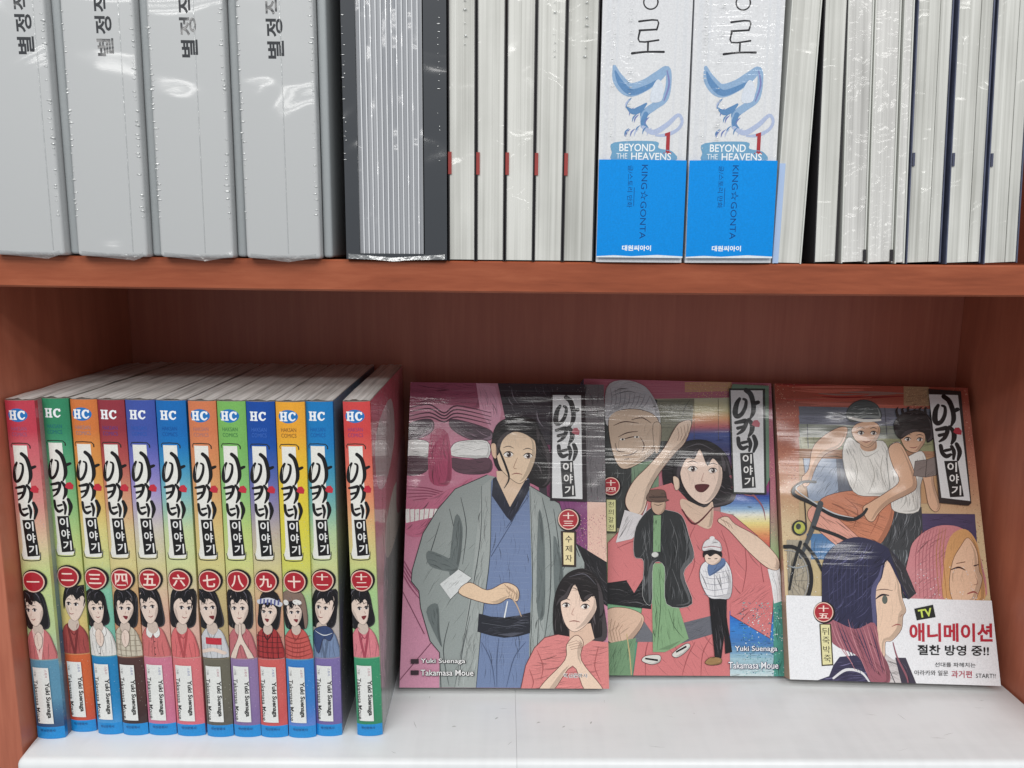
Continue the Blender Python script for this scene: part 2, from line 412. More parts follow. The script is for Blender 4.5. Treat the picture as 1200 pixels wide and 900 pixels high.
def film_mat(name, fac, rough, sc, white=0.0):
    t = NT(name); tr = t.n('ShaderNodeBsdfTransparent'); gl = t.n('ShaderNodeBsdfGlossy'); gl.inputs['Roughness'].default_value = rough; gl.inputs['Color'].default_value = (0.9, 0.92, 0.92, 1)
    mx = t.n('ShaderNodeMixShader'); mx.inputs[0].default_value = fac
    b = t.noise(sc, 3, 0.6); bp = t.n('ShaderNodeBump'); bp.inputs['Strength'].default_value = 0.8; bp.inputs['Distance'].default_value = 0.001
    t.l(b, bp.inputs['Height']); t.l(bp.outputs['Normal'], gl.inputs['Normal'])
    t.l(tr.outputs[0], mx.inputs[1]); df = t.n('ShaderNodeBsdfDiffuse'); s0 = t.noise(tuple(v*.6 for v in sc), 3, 0.65); t.l(t.ramp(s0, ((0.32, (.5, .49, .47)), (0.62, (.93, .92, .9)))), df.inputs['Color']); m2 = t.n('ShaderNodeMixShader'); m2.inputs[0].default_value = white
    t.l(gl.outputs[0], m2.inputs[1]); t.l(df.outputs[0], m2.inputs[2]); t.l(m2.outputs[0], mx.inputs[2]); t.l(mx.outputs[0], t.t.nodes['Material Output'].inputs['Surface'])
    return t.m
M['film'] = film_mat('clear_shrink_film', 0.3, 0.3, (160, 160, 160))
M['pucker'] = film_mat('film_pucker', 0.75, 0.3, (160, 160, 160), 0.25)
M['film_head'] = film_mat('gathered_shrink_film', 0.74, 0.2, (900, 20, 60), 0.8)
def sheet_mesh(name, rows, mat, parent):
    """grid of points -> thin sheet"""
    vs = [Vector(p)*MM for r in rows for p in r]; n = len(rows[0]); fs = []
    for i in range(len(rows)-1):
        for j in range(n-1): fs.append((i*n+j, i*n+j+1, (i+1)*n+j+1, (i+1)*n+j))
    me = bpy.data.meshes.new(name); me.from_pydata(vs, [], fs); me.update(); me.shade_smooth()
    return link_mesh(name, me, parent, mat)
# ================================================================ the bookcase
XL, XR, YB = -254.5, 316.0, 160.0
def sag(x): return -0.9*(1-((x-30)/285.0)**2)
def build_bookcase():
    root = empty('bookcase', (0, 0, -40))
    tag(root, 'reddish cherry wood bookcase whose shelf divides the two rows of books', 'bookcase')
    dz = 40
    box('side_panel', XL-18, XL, 7, YB+4, -dz+dz-40, 620+dz, M['wood_side'], root, 0.6)
    box('side_panel', XR, XR+18, 7, YB+4, 0-40+0, 620+dz, M['wood_side'], root, 0.6)
    box('back_panel', XL-18, XR+18, YB+4.2, YB+8, -40, 660, M['wood_back'], root)
    box('back_panel', XL+0.1, XR-0.1, YB, YB+4, 0+dz, 245+dz, M['wood_back'], root)
    box('back_panel', XL+0.1, XR-0.1, YB, YB+4, 262+dz, 600+dz, M['wood_back'], root)
    box('top_panel', XL+0.1, XR-0.1, 0, YB-0.2, 600+dz, 617+dz, M['wood_side'], root, 0.6)
    # the middle shelf sags a little
    bm = bmesh.new(); N = 24; prof = [(0.9, 0), (0, 0.9), (0, 14.1), (0.9, 15), (YB-0.3, 15), (YB-0.3, 0)]
    rows = []
    for i in range(N+1):
        x = XL+0.2+(XR-XL-0.4)*i/N
        rows.append([bm.verts.new(Vector((x, y, 246.3+dz+z+sag(x)))*MM) for y, z in prof])
    for a, b in zip(rows, rows[1:]):
        for k in range(len(prof)): bm.faces.new((a[k], a[(k+1) % 6], b[(k+1) % 6], b[k]))
    bm.faces.new(rows[0][::-1]); bm.faces.new(rows[-1]); bmesh.ops.recalc_face_normals(bm, faces=bm.faces)
    me = bpy.data.meshes.new('shelf'); bm.to_mesh(me); bm.free(); link_mesh('shelf', me, root, M['wood_front'])
    box('bottom_panel', XL+0.2, XR-0.2, 2, YB-0.3, -dz+10, -16.5+dz, M['wood_front'], root, 0.6)
build_bookcase()

def build_board():
    t = NT('white_gloss_board')
    f = t.noise((9, 40, 9), 4, 0.6); g = t.noise((160, 12, 10), 2, 0.5)
    m = t.math('ADD', t.math('MULTIPLY', f, 0.7), t.math('MULTIPLY', g, 0.3))
    t.l(t.ramp(m, ((0.32, lin((222, 225, 227))), (0.55, lin((230, 233, 235))))), t.b.inputs['Base Color'])
    t.b.inputs['Roughness'].default_value = 0.32
    bp = t.n('ShaderNodeBump'); bp.inputs['Strength'].default_value = 0.25; bp.inputs['Distance'].default_value = 0.0006
    t.l(m, bp.inputs['Height']); t.l(bp.outputs['Normal'], t.b.inputs['Normal'])
    root = empty('shelf_board', (0, 0, -16))
    tag(root, 'glossy white board with rounded front edge lying under the lower row of books', 'shelf board')
    for x0, x1 in ((-253.5, 9.0), (9.12, 314.5)):
        bm = bmesh.new()
        bm_box(bm, x0, x1, -1.0, YB-0.5, 0, 16)
        es = [e for e in bm.edges if all(abs(v.co.y+1.0*MM) < 1e-6 for v in e.verts) or (x0 < -200 and all(abs(v.co.x-x0*MM) < 1e-6 for v in e.verts) and any(v.co.z > 15*MM for v in e.verts))]
        es = [e for e in es if not all(abs(v.co.x-(9.0 if x0 < 0 else 9.12)*MM) < 1e-6 for v in e.verts)]
        top = [e for e in es if all(v.co.z > 15*MM for v in e.verts) and abs(e.verts[0].co.x-e.verts[1].co.x) > 0.01]
        bmesh.ops.bevel(bm, geom=top, offset=4*MM, segments=6, affect='EDGES', profile=0.5)
        if x0 < 0:
            cor = [e for e in bm.edges if all(v.co.x < (x0+0.01)*MM and v.co.y < 3.1*MM for v in e.verts)]
            bmesh.ops.bevel(bm, geom=cor, offset=3.2*MM, segments=5, affect='EDGES', profile=0.5)
        me = bpy.data.meshes.new('panel'); bm.to_mesh(me); bm.free(); me.shade_smooth()
        try: me.set_sharp_from_angle(angle=R(40))
        except Exception: pass
        link_mesh('panel', me, root, t.m)
    # scuffs and scratches on the white surface
    rng = random.Random(5)
    bm = bmesh.new(); cl = NT('scuff_marks'); cl.b.inputs['Base Color'].default_value = (0.45, 0.46, 0.46, 1); cl.b.inputs['Roughness'].default_value = 0.6
    for i in range(22):
        x, y, a, l, w = rng.uniform(-60, 300), rng.uniform(4, 60), rng.uniform(-.6, .6)+(1.5 if rng.random() < .5 else 0), rng.uniform(1.5, 9), rng.uniform(.06, .2)
        if i < 5: x, y, a, l, w = (-26, 22, -2, 36, 52)[i]*1.0, 30+4*(i % 3), 0.3*i, 2.5, .5
        p = []
        for k in range(5):
            s = (k/4-.5)*l; p.append((x+math.cos(a)*s, y+math.sin(a)*s+rng.uniform(-.25, .25), w*(1-abs(k/4-.5)*1.6)))
        for q0, q1 in zip(p, p[1:]):
            nx, ny = -math.sin(a), math.cos(a)
            bm.faces.new([bm.verts.new(Vector(c)*MM) for c in ((q0[0]-nx*q0[2], q0[1]-ny*q0[2], 16.03), (q1[0]-nx*q1[2], q1[1]-ny*q1[2], 16.03), (q1[0]+nx*q1[2], q1[1]+ny*q1[2], 16.03), (q0[0]+nx*q0[2], q0[1]+ny*q0[2], 16.03))])
    bmesh.ops.recalc_face_normals(bm, faces=bm.faces)
    me = bpy.data.meshes.new('scuff'); bm.to_mesh(me); bm.free(); o = link_mesh('scuff', me, root, cl.m); o['kind'] = 'stuff'
build_board()

# ================================================================ lower left: the row of slim volumes
H_BOOK, D_BOOK = 188.0, 130.0
def bulge(u, t):
    """spine profile: nearly flat with rounded shoulders"""
    e = abs(2*u/t-1); return 1.5*(1-e**2.6) - 0.0
def spine_cover_mesh(t, stops):
    bm = bmesh.new(); n = 14
    prof = [(0, D_BOOK), (0, 1.2)] + [(t*i/n, -bulge(t*i/n, t)) for i in range(n+1)] + [(t, 1.2), (t, D_BOOK)]
    inn = [(t-0.5, D_BOOK), (t-0.5, 1.4), (0.5, 1.4), (0.5, D_BOOK)]
    ring = prof + inn
    zs = [H_BOOK*i/24 for i in range(24)]+[H_BOOK-.45, H_BOOK]; cols = []
    def colr(z):
        for (a, c0), (b, c1) in zip(stops, stops[1:]):
            if a <= z <= b:
                k = (z-a)/max(1e-6, b-a); return lin([c0[j]+(c1[j]-c0[j])*k for j in range(3)])
        return lin(stops[-1][1])
    L = []
    for z in zs:
        L.append([bm.verts.new(Vector((x, y, z))*MM) for x, y in ring]); cols += [(*(colr(z) if z < H_BOOK-.01 else lin((176, 172, 166))), 1)]*len(ring)
    m = len(ring)
    for a, b in zip(L, L[1:]):
        for k in range(m): bm.faces.new((a[k], a[(k+1) % m], b[(k+1) % m], b[k]))
    bm.faces.new(L[0][::-1]); bm.faces.new(L[-1])
    bmesh.ops.recalc_face_normals(bm, faces=bm.faces)
    me = bpy.data.meshes.new('cover'); bm.to_mesh(me); bm.free(); set_ink(me, cols); me.shade_smooth()
    try: me.set_sharp_from_angle(angle=R(35))
    except Exception: pass
    return me
def hc_mark(A, cx, cy, oval):
    if oval: A.ellipse(cx, cy, 5.0, 3.5, (24, 116, 190))
    w = (244, 248, 252)
    for x in (-3.5, -1.35): A.poly([(cx+x-.5, cy-2.2), (cx+x+.6, cy-2.2), (cx+x+.6, cy+2.2), (cx+x-.5, cy+2.2)], w)
    A.k += 0
    for x in (-3.45, -1.3):
        for y in (-2.1, 2.1): A.poly([(cx+x-.95, cy+y-.35), (cx+x+.95, cy+y-.35), (cx+x+.95, cy+y+.35), (cx+x-.95, cy+y+.35)], w)
    A.poly([(cx-3.3, cy-.4), (cx-1.2, cy-.4), (cx-1.2, cy+.4), (cx-3.3, cy+.4)], w)
    A.brush([(cx+3.5, cy+1.3), (cx+2.4, cy+2.0), (cx+1.2, cy+1.4), (cx+.75, cy), (cx+1.2, cy-1.4), (cx+2.4, cy-2.0), (cx+3.5, cy-1.2)], [.9, .8, 1.1, 1.3, 1.1, .8, .6], w)
    A.poly([(cx+3.0, cy+.7), (cx+3.8, cy+.7), (cx+3.8, cy+2.2), (cx+3.2, cy+2.2)], w)
def bust(A, t, p, rng):
    """plain anonymous half figure printed on a spine, between v = 47 and 83"""
    cx = t*0.44+p.get('dx', 0); hair = p.get('hair', (24, 22, 26)); sk = p.get('skin', (232, 210, 196)); cl = p['cloth']
    ol = (60, 40, 44)
    A.clipbox = (0, 46.8, t, 86); A.auto = PORTRAIT_INK
    dk = tuple(int(v*.78) for v in cl)
    tilt, fl, kk = p.get('tilt', 0), p.get('flip', 1), p.get('k', 1.24)
    def head(): A.xf = (cx+p.get('hx', 0), 63.6, kk, tilt, fl)
    def feat(x): return cx+p.get('turn', 0)*1.1+x*(1-.14*abs(p.get('turn', 0)))

    def torso(): A.xf = (cx, 60, 1.08, 0, fl)
    if p.get('long', 1): head(); A.blob([(cx-5.2, 72), (cx-4.6, 80), (cx, 83), (cx+4.9, 79.5), (cx+5.6, 71), (cx+5.0, 64.5), (cx+2, 63.5), (cx-3, 64), (cx-5.2, 66)], hair)
    torso()
    A.blob([(cx-6.6, 46), (cx-6.4, 57), (cx-3.6, 63), (cx, 64.5), (cx+4, 63), (cx+6.4, 57), (cx+7, 46)], cl, ol, .15)
    A.brush([(cx-2.6, 63.5), (cx-.4, 58), (cx+2.8, 63.4)], [.5, .7, .5], p.get('collar', dk))
    for k in range(5):
        x = cx-5+2.3*k+rng.uniform(-.6, .6); A.brush([(x, 58+rng.uniform(-3, 1)), (x+rng.uniform(-.7, .7), 53), (x+rng.uniform(-1, 1), 47.5)], [.15, .35, .15], dk)
    dc = p.get('detail')
    if dc == 'lapel':
        for sx in (-1, 1): A.brush([(cx+sx*2.6, 63.6), (cx+sx*1.6, 57), (cx+sx*.6, 51), (cx, 46.5)], [.9, 1.3, 1.2, 1.0], p.get('collar', dk))
    elif dc == 'shirt':
        for sx in (-1, 1): A.blob([(cx, 61.4), (cx+sx*2.8, 63.6), (cx+sx*3.4, 59.6), (cx+sx*1.2, 58)], (236, 234, 230), ol, .14)
        A.line([(cx, 60), (cx+.2, 46.5)], .18, ol)
        for k in range(3): A.ellipse(cx+.6, 56-3.4*k, .3, .3, ol, 8)
    elif dc == 'stripe':
        for k in range(6): A.brush([(cx-6.4, 60-2.4*k), (cx, 58.6-2.4*k), (cx+6.6, 60-2.4*k)], [.3, .7, .3], p.get('collar', dk))
    elif dc == 'check':
        for k in range(5): A.line([(cx-6.2, 60-2.8*k), (cx+6.6, 59-2.8*k)], .3, p.get('collar', dk)); A.line([(cx-5+2.4*k, 62), (cx-5.6+2.6*k, 46.6)], .3, p.get('collar', dk))
    head()
    A.blob([(cx-1.5, 66), (cx+1.8, 66), (cx+2.2, 62.8), (cx, 61), (cx-2, 62.8)], tuple(int(v*.9) for v in sk))
    A.blob([(cx-3.9, 74), (cx-2.6, 79), (cx+1.6, 79.4), (cx+3.8, 75), (cx+3.4, 70), (cx+.4, 65.6), (cx-2.2, 67)], sk, ol, .14)
    A.blob([(cx-4.8, 70), (cx-4.9, 78), (cx-1, 82.6), (cx+3.6, 80.8), (cx+5, 75), (cx+4.4, 70), (cx+3.6, 74.6), (cx+1.2, 77), (cx-.6, 75), (cx-2.6, 76.6), (cx-3.8, 74)], hair)
    A.brush([(cx-1, 82), (cx+2, 80.6), (cx+3.6, 78)], [.1, .5, .1], (92, 90, 98))
    for x in (-1.9, 1.5):
        x = feat(x)-cx; A.ellipse(cx+x, 72.7, .85, .62, (240, 236, 232), 10); A.ellipse(cx+x+.1, 72.7, .5, .62, p.get('eye', (52, 40, 50)), 10)
        A.brush([(cx+x-.95, 73), (cx+x, 73.5), (cx+x+.95, 73.0)], [.3, .6, .3], (36, 28, 32)); A.brush([(cx+x-.9, 74.7), (cx+x, 75), (cx+x+.9, 74.6)], [.15, .3, .15], (60, 44, 44))
    A.blob([(cx+1.6, 67), (cx+3.1, 69.6), (cx+3.4, 72.4), (cx+2.4, 70.6)], tuple(int(v*.88) for v in sk))
    cf = feat(0); A.brush([(cf+p.get('turn', 0)*.4-.1, 71.4), (cf+p.get('turn', 0)*.5-.3, 70.3)], [.15, .25], (170, 120, 110)); 
    if p.get('mouth') == 'open': A.blob([(cf-1.1, 69.2), (cf, 69.4), (cf+1.1, 69.1), (cf+.3, 67.6)], (126, 40, 48))
    else: A.brush([(cf-.9, 68.8), (cf+.1, 68.4), (cf+1, 68.9)], [.2, .4, .2], (150, 62, 66))
    if p.get('bun'): A.blob([(cx-2, 81), (cx-1.4, 84.2), (cx+1.6, 84.6), (cx+2.4, 81.4)], hair)
    for q in ([(-4, 79), (-3.6, 75), (-3.2, 72)], [(-1.6, 81), (-1.4, 77), (-2, 74.4)], [(.6, 81.4), (1.4, 78), (1, 75.8)], [(3.6, 79.6), (4.2, 75), (4, 71)]): A.brush([(cx+a, c) for a, c in q], [.6, .7, .1], hair)
    for q in ([(-2.6, 81), (-1, 80), (-.6, 78)], [(1.6, 80.8), (3, 79), (3.6, 76.6)]): A.brush([(cx+a, c) for a, c in q], [.08, .28, .08], (104, 100, 112))
    e = p.get('extra')
    torso() if e in ('hands', 'arms', 'scarf', 'tee') else head()
    if e == 'hands':
        A.blob([(cx-1.8, 60), (cx+.2, 62.5), (cx+2, 60), (cx+1.4, 55), (cx-.6, 53), (cx-2, 56)], sk, ol, .14); A.line([(cx-.6, 61), (cx-.2, 55)], .16, (170, 120, 112))
    elif e == 'arms':
        A.blob([(cx-5.6, 48), (cx-1, 59), (cx-.3, 66), (cx+.7, 66), (cx+1.2, 59), (cx+6.2, 48), (cx+3.6, 47), (cx+.2, 55.5), (cx-3, 47)], sk, ol, .16)
    elif e == 'cap':
        A.blob([(cx-4.8, 77.5), (cx-4, 82), (cx-.4, 84.6), (cx+3.6, 82.4), (cx+5, 77.4), (cx+2, 78.6), (cx-2, 78.6)], p['cap']); A.ellipse(cx-.4, 84.3, 1.4, 1.2, p['cap'])
        A.brush([(cx-5, 77.6), (cx, 79.2), (cx+5, 77)], [2.6, 2.6, 2.6], (210, 212, 222))
        for k in range(6): A.poly([(cx-4.6+1.7*k, 76.6), (cx-3.8+1.7*k, 76.8), (cx-3.8+1.7*k, 79.6), (cx-4.6+1.7*k, 79.4)], (92, 96, 150))
    elif e == 'hood':
        A.blob([(cx-5, 76), (cx-5.4, 81), (cx-2, 84.4), (cx+3, 84.2), (cx+6, 79.6), (cx+6.2, 68), (cx+4.4, 64), (cx+4, 74), (cx+1, 78.6), (cx-3, 78)], p['cap'], ol, .2)
        A.ellipse(cx+2.2, 78, 2.2, 1.3, (232, 230, 226), rot=-.3); A.ellipse(cx-3.4, 78, 1.4, 1.4, (232, 230, 226))
    elif e == 'scarf':
        A.blob([(cx-4.6, 62), (cx-1, 65), (cx+4.6, 63), (cx+5.6, 57), (cx+3, 50), (cx+.4, 58), (cx-3, 57)], p['cap'], ol, .2)
        A.brush([(cx-4, 61), (cx, 60), (cx+4.4, 62)], [.2, .5, .2], (230, 232, 236))
    elif e == 'tee':
        A.poly([(cx-3.4, 55.5), (cx+4.4, 55), (cx+4.4, 58.6), (cx-3.4, 59)], (196, 44, 60)); A.brush([(cx-5.6, 51), (cx, 52.6), (cx+5.6, 50.4)], [1.8, 2.2, 1.8], sk)
        A.poly([(cx-6, 46), (cx+6.5, 46), (cx+6.5, 48), (cx-6, 48)], (30, 28, 30))
    A.clipbox = None; A.xf = None; A.auto = None
def spine_art(t, d, rng):
    A = Art(t, H_BOOK); A.dull = 0.05
    top, mid, low, base = d['top'], d['mid'], d['low'], d['base']
    stops = [(0, (0, 140, 214)), (7.0, (0, 140, 214)), (7.01, base), (24, low), (45.8, low), (46.8, d['bust'])] + [(v, c) for v, c in mid] + [(165, top[1]), (172, top[0]), (188, top[0])]
    A.grad(0, t, stops)
    A.k += 1
    A.speck(t*.72, 15, t, 125, 90, .16, [tuple(min(255, v+34) for v in low), tuple(int(v*.8) for v in low), (224, 224, 214)], rng)
    hc_mark(A, t*.44, 180.4, d['oval'])
    for i, w in enumerate(('HAKSAN', 'COMICS')):
        A.text(w, t*.44, 173.4-3.0*i, 7.8, 2.1, d['tiny'], 0.0)
    # plate with hooked brackets
    pl = (234, 233, 226); br = (38, 44, 38); x0, x1 = t*.44-4.0, t*.44+3.3
    A.poly([(x0, 164.6), (x1, 164.6), (x1+.4, 110), (x1+1.6, 105.4), (x1+.6, 103.2), (x0-.1, 103.2), (x0-1.0, 105.4), (x0, 110)], pl)
    A.brush([(x0-.8, 163.4), (x0-.4, 165.6), (x1+.4, 165.6), (x1+1.5, 163.2)], [.3, .5, .5, .6], br, 2)
    A.brush([(x0-1.4, 106), (x0-1.0, 104), (x0-.2, 102.6), (x1+.6, 102.6), (x1+1.5, 104), (x1+1.8, 107)], [.3, .4, .5, .5, .5, .3], br, 2)
    title(A, t*.44-6.1, 161.2, 0.1, -0.119, 1.2)
    for k in range(26):
        a = 0.3+2.6*k/25; A.ellipse(t*.44+math.cos(a)*7.3*.98, 90.8+math.sin(a)*7.3, .13, .13, (60, 60, 50), 4)
        if k % 2: A.ellipse(t*.44+math.cos(a+3.0)*7.3*.9, 90.8+math.sin(a+3.0)*7.3, .13, .13, (90, 80, 70), 4)
    bust(A, t, d['fig'], rng)
    seal(A, t*.44, 91.0, 5.9, d['no'], 1)
    # white author label, lettering turned to run down the spine
    A.poly([(t*.10, 42.2), (t*.68, 42.0), (t*.70, 9.2), (t*.13, 9.4)], (232, 233, 230))
    A.text('Yuki Suenaga', t*.57, 23.0, 21.0, 3.1, (16, 16, 16), 0.035, rot=-math.pi/2)
    A.text('Takamasa Moue', t*.17, 22.4, 24.5, 2.4, (34, 32, 34), 0.015, rot=-math.pi/2)
    A.text('스토리', t*.58, 38.6, 4.4, 1.3, (170, 40, 80) if d['oval'] else (50, 70, 160), 0.0, rot=-math.pi/2); A.text('그림', t*.18, 38.8, 3.4, 1.2, (70, 60, 66), 0.0, rot=-math.pi/2)
    A.text('학산문화사', t*.46, 5.2, t*.55, 1.5, (10, 60, 120), 0.01)
    return A, stops
pale = (216, 212, 150)
VOLS = [
 dict(no='一', x=-253.1, w=15.0, y=19.0, top=((196, 58, 78), (206, 92, 104)), mid=[(62, (186, 208, 150)), (96, (200, 214, 140)), (112, (222, 196, 158)), (135, (218, 140, 134)), (152, (212, 112, 116))], low=(92, 148, 178), base=(46, 78, 122), bust=(176, 196, 176), oval=True, tiny=(150, 90, 130), fig=dict(turn=-.9, detail='lapel', collar=(236, 196, 190), hx=-.4, tilt=.1, flip=1, cloth=(206, 116, 118), extra='hands'), lab='manga volume with red top and seal 一, first in the row by the side panel'),
 dict(no='二', x=-238.2, w=13.8, y=25.3, top=((44, 136, 96), (60, 150, 110)), mid=[(62, (222, 196, 120)), (96, (206, 210, 130)), (112, (186, 208, 130)), (135, (128, 186, 124)), (152, (96, 170, 120))], low=(214, 100, 50), base=(200, 72, 48), bust=(220, 176, 120), oval=False, tiny=(20, 110, 120), fig=dict(turn=1, bun=1, detail='lapel', collar=(120, 44, 46), hx=.3, tilt=-.12, flip=-1, k=1.3, cloth=(170, 74, 72), long=0, dx=.6), lab='green topped manga volume with seal 二 and rust red figure'),
 dict(no='三', x=-222.2, w=13.6, y=23.0, top=((212, 118, 52), (218, 136, 60)), mid=[(62, (120, 194, 172)), (84, (130, 196, 166)), (98, (206, 212, 140)), (118, (220, 208, 130)), (140, (224, 170, 84)), (156, (220, 146, 66))], low=(24, 132, 192), base=(60, 150, 214), bust=(120, 190, 176), oval=True, tiny=(150, 130, 140), fig=dict(turn=-.5, detail='shirt', tilt=.08, flip=-1, k=1.15, cloth=(228, 226, 222), extra='hands'), lab='orange topped manga volume with seal 三 and figure in white shirt'),
 dict(no='四', x=-208.0, w=13.7, y=22.3, top=((148, 48, 62), (166, 62, 66)), mid=[(62, (206, 150, 112)), (84, (210, 170, 120)), (98, (218, 206, 140)), (118, (220, 196, 142)), (140, (210, 142, 112)), (156, (180, 80, 76))], low=(82, 54, 52), base=(58, 40, 42), bust=(200, 148, 116), oval=False, tiny=(96, 60, 130), fig=dict(turn=.4, detail='check', collar=(150, 136, 118), mouth='open', tilt=-.05, k=1.2, cloth=(206, 196, 176), extra='hands'), lab='dark red topped manga volume with seal 四 and brown lower spine'),
 dict(no='五', x=-193.8, w=15.0, y=22.4, top=((62, 84, 168), (76, 92, 176)), mid=[(62, (222, 170, 154)), (84, (222, 192, 160)), (98, (216, 208, 150)), (118, (208, 200, 186)), (140, (164, 150, 204)), (156, (110, 110, 190))], low=(210, 122, 148), base=(204, 112, 146), bust=(222, 168, 152), oval=False, tiny=(40, 90, 180), fig=dict(turn=.2, detail='shirt', tilt=.12, k=1.3, cloth=(210, 112, 112)), lab='violet blue topped manga volume with seal 五 and pink lower spine'),
 dict(no='六', x=-177.9, w=15.2, y=21.7, top=((0, 108, 186), (0, 116, 192)), mid=[(62, (224, 182, 166)), (84, (220, 198, 164)), (98, (212, 216, 152)), (118, (200, 216, 160)), (140, (120, 184, 196)), (156, (40, 140, 194))], low=(222, 118, 124), base=(218, 106, 122), bust=(224, 176, 164), oval=False, tiny=(0, 80, 160), fig=dict(turn=-.8, bun=1, detail='lapel', collar=(180, 76, 80), tilt=-.1, flip=-1, k=1.3, cloth=(222, 110, 112)), lab='bright blue topped manga volume with seal 六 and coral lower spine'),
 dict(no='七', x=-161.2, w=14.2, y=21.0, top=((214, 122, 78), (218, 132, 84)), mid=[(62, (190, 168, 120)), (84, (204, 184, 126)), (98, (214, 206, 136)), (118, (218, 194, 124)), (140, (220, 164, 104)), (156, (216, 140, 86))], low=(110, 106, 92), base=(92, 88, 80), bust=(178, 158, 118), oval=True, tiny=(170, 120, 120), fig=dict(turn=1, mouth='open', hx=-.6, tilt=.18, k=1.3, cloth=(206, 208, 212), extra='tee'), lab='pale orange topped manga volume with seal 七 and grey lower spine'),
 dict(no='八', x=-146.4, w=14.5, y=21.0, top=((120, 184, 90), (120, 184, 92)), mid=[(62, (216, 176, 150)), (84, (216, 194, 146)), (98, (212, 214, 134)), (118, (190, 210, 122)), (140, (140, 196, 120)), (156, (124, 186, 100))], low=(146, 122, 170), base=(128, 104, 158), bust=(206, 158, 150), oval=True, tiny=(60, 120, 70), fig=dict(turn=0, bun=1, tilt=0, k=1.3, cloth=(196, 110, 116), extra='arms'), lab='light green topped manga volume with seal 八 and lavender lower spine'),
 dict(no='九', x=-131.5, w=14.6, y=20.7, top=((10, 74, 164), (14, 80, 170)), mid=[(62, (214, 150, 126)), (84, (218, 184, 140)), (98, (214, 204, 146)), (118, (190, 176, 164)), (140, (120, 116, 176)), (156, (56, 92, 172))], low=(214, 96, 92), base=(204, 82, 84), bust=(204, 150, 150), oval=False, tiny=(60, 110, 200), fig=dict(turn=-.6, mouth='open', detail='check', collar=(70, 24, 30), tilt=-.1, k=1.1, cloth=(172, 52, 54), extra='cap', cap=(30, 24, 26)), lab='deep blue topped manga volume with seal 九 and figure in checked cap'),
 dict(no='十', x=-116.3, w=14.8, y=20.4, top=((238, 166, 26), (236, 178, 30)), mid=[(62, (126, 196, 164)), (84, (180, 206, 142)), (98, (214, 214, 96)), (118, (222, 212, 60)), (140, (232, 204, 40)), (156, (236, 190, 30))], low=(50, 128, 204), base=(92, 128, 206), bust=(140, 190, 170), oval=True, tiny=(120, 80, 40), fig=dict(turn=.5, mouth='open', detail='stripe', collar=(150, 56, 52), tilt=.08, k=1.1, cloth=(204, 90, 84), extra='hood', cap=(136, 112, 100)), lab='yellow topped manga volume with seal 十 and blue lower spine'),
 dict(no='十一', x=-101.4, w=13.9, y=22.0, top=((0, 122, 192), (10, 126, 194)), mid=[(62, (186, 176, 172)), (84, (200, 196, 170)), (98, (208, 214, 146)), (118, (180, 206, 160)), (140, (90, 166, 180)), (156, (40, 140, 188))], low=(128, 112, 172), base=(112, 96, 160), bust=(176, 164, 176), oval=False, tiny=(0, 90, 170), fig=dict(turn=1, detail='lapel', hx=-.5, tilt=-.15, flip=-1, k=1.3, cloth=(120, 140, 176), extra='scarf', cap=(56, 74, 116)), lab='sky blue topped manga volume with seal 十一, violet lower spine, beside the gap'),
 dict(no='十二', x=-79.0, w=13.9, y=22.1, top=((212, 66, 66), (218, 84, 76)), mid=[(62, (168, 206, 148)), (84, (172, 208, 140)), (98, (204, 212, 134)), (118, (222, 190, 126)), (140, (228, 132, 98)), (156, (222, 100, 84))], low=(56, 150, 108), base=(40, 134, 94), bust=(178, 200, 160), oval=True, tiny=(150, 60, 120), fig=dict(turn=-1, mouth='open', detail='lapel', collar=(170, 70, 88), tilt=.12, flip=-1, k=1.28, cloth=(222, 128, 138)), lab='red topped manga volume with seal 十二 and green lower spine, standing apart past a gap'),
]
def side_art(d, rng):
    """printed front board seen at a grazing angle: loose generic colour shapes"""
    A = Art(D_BOOK-3, H_BOOK)
    if d['no'] == '十二':
        A.grad(0, A.w, [(0, (150, 160, 158)), (50, (166, 160, 162)), (70, (186, 150, 152)), (105, (190, 170, 160)), (120, (196, 124, 132)), (188, (196, 84, 100))])
        A.blob([(20, 0), (14, 60), (34, 100), (90, 104), (120, 70), (118, 0)], (150, 156, 154)); A.blob([(30, 104), (40, 86), (100, 92), (110, 112), (70, 120)], (196, 192, 182))
        A.blob([(10, 140), (14, 168), (70, 176), (80, 150), (40, 132)], (196, 176, 176)); A.blob([(80, 100), (90, 130), (127, 140), (127, 100)], (200, 136, 148))
    else:
        lo, hi = d['low'], d['top'][0]
        A.grad(0, A.w, [(0, (110, 104, 120)), (60, tuple(int(v*.8) for v in lo)), (110, (160, 168, 150)), (188, tuple(int(90+v*.45) for v in hi))])
        A.blob([(6, 0), (10, 70), (50, 110), (90, 60), (80, 0)], (112, 100, 108)); A.blob([(30, 90), (40, 150), (80, 150), (84, 100)], (104, 112, 120))
    A.speck(0, 0, A.w, 188, 900, .5, [(210, 206, 200), (90, 84, 86), (180, 150, 150)], rng)
    return A
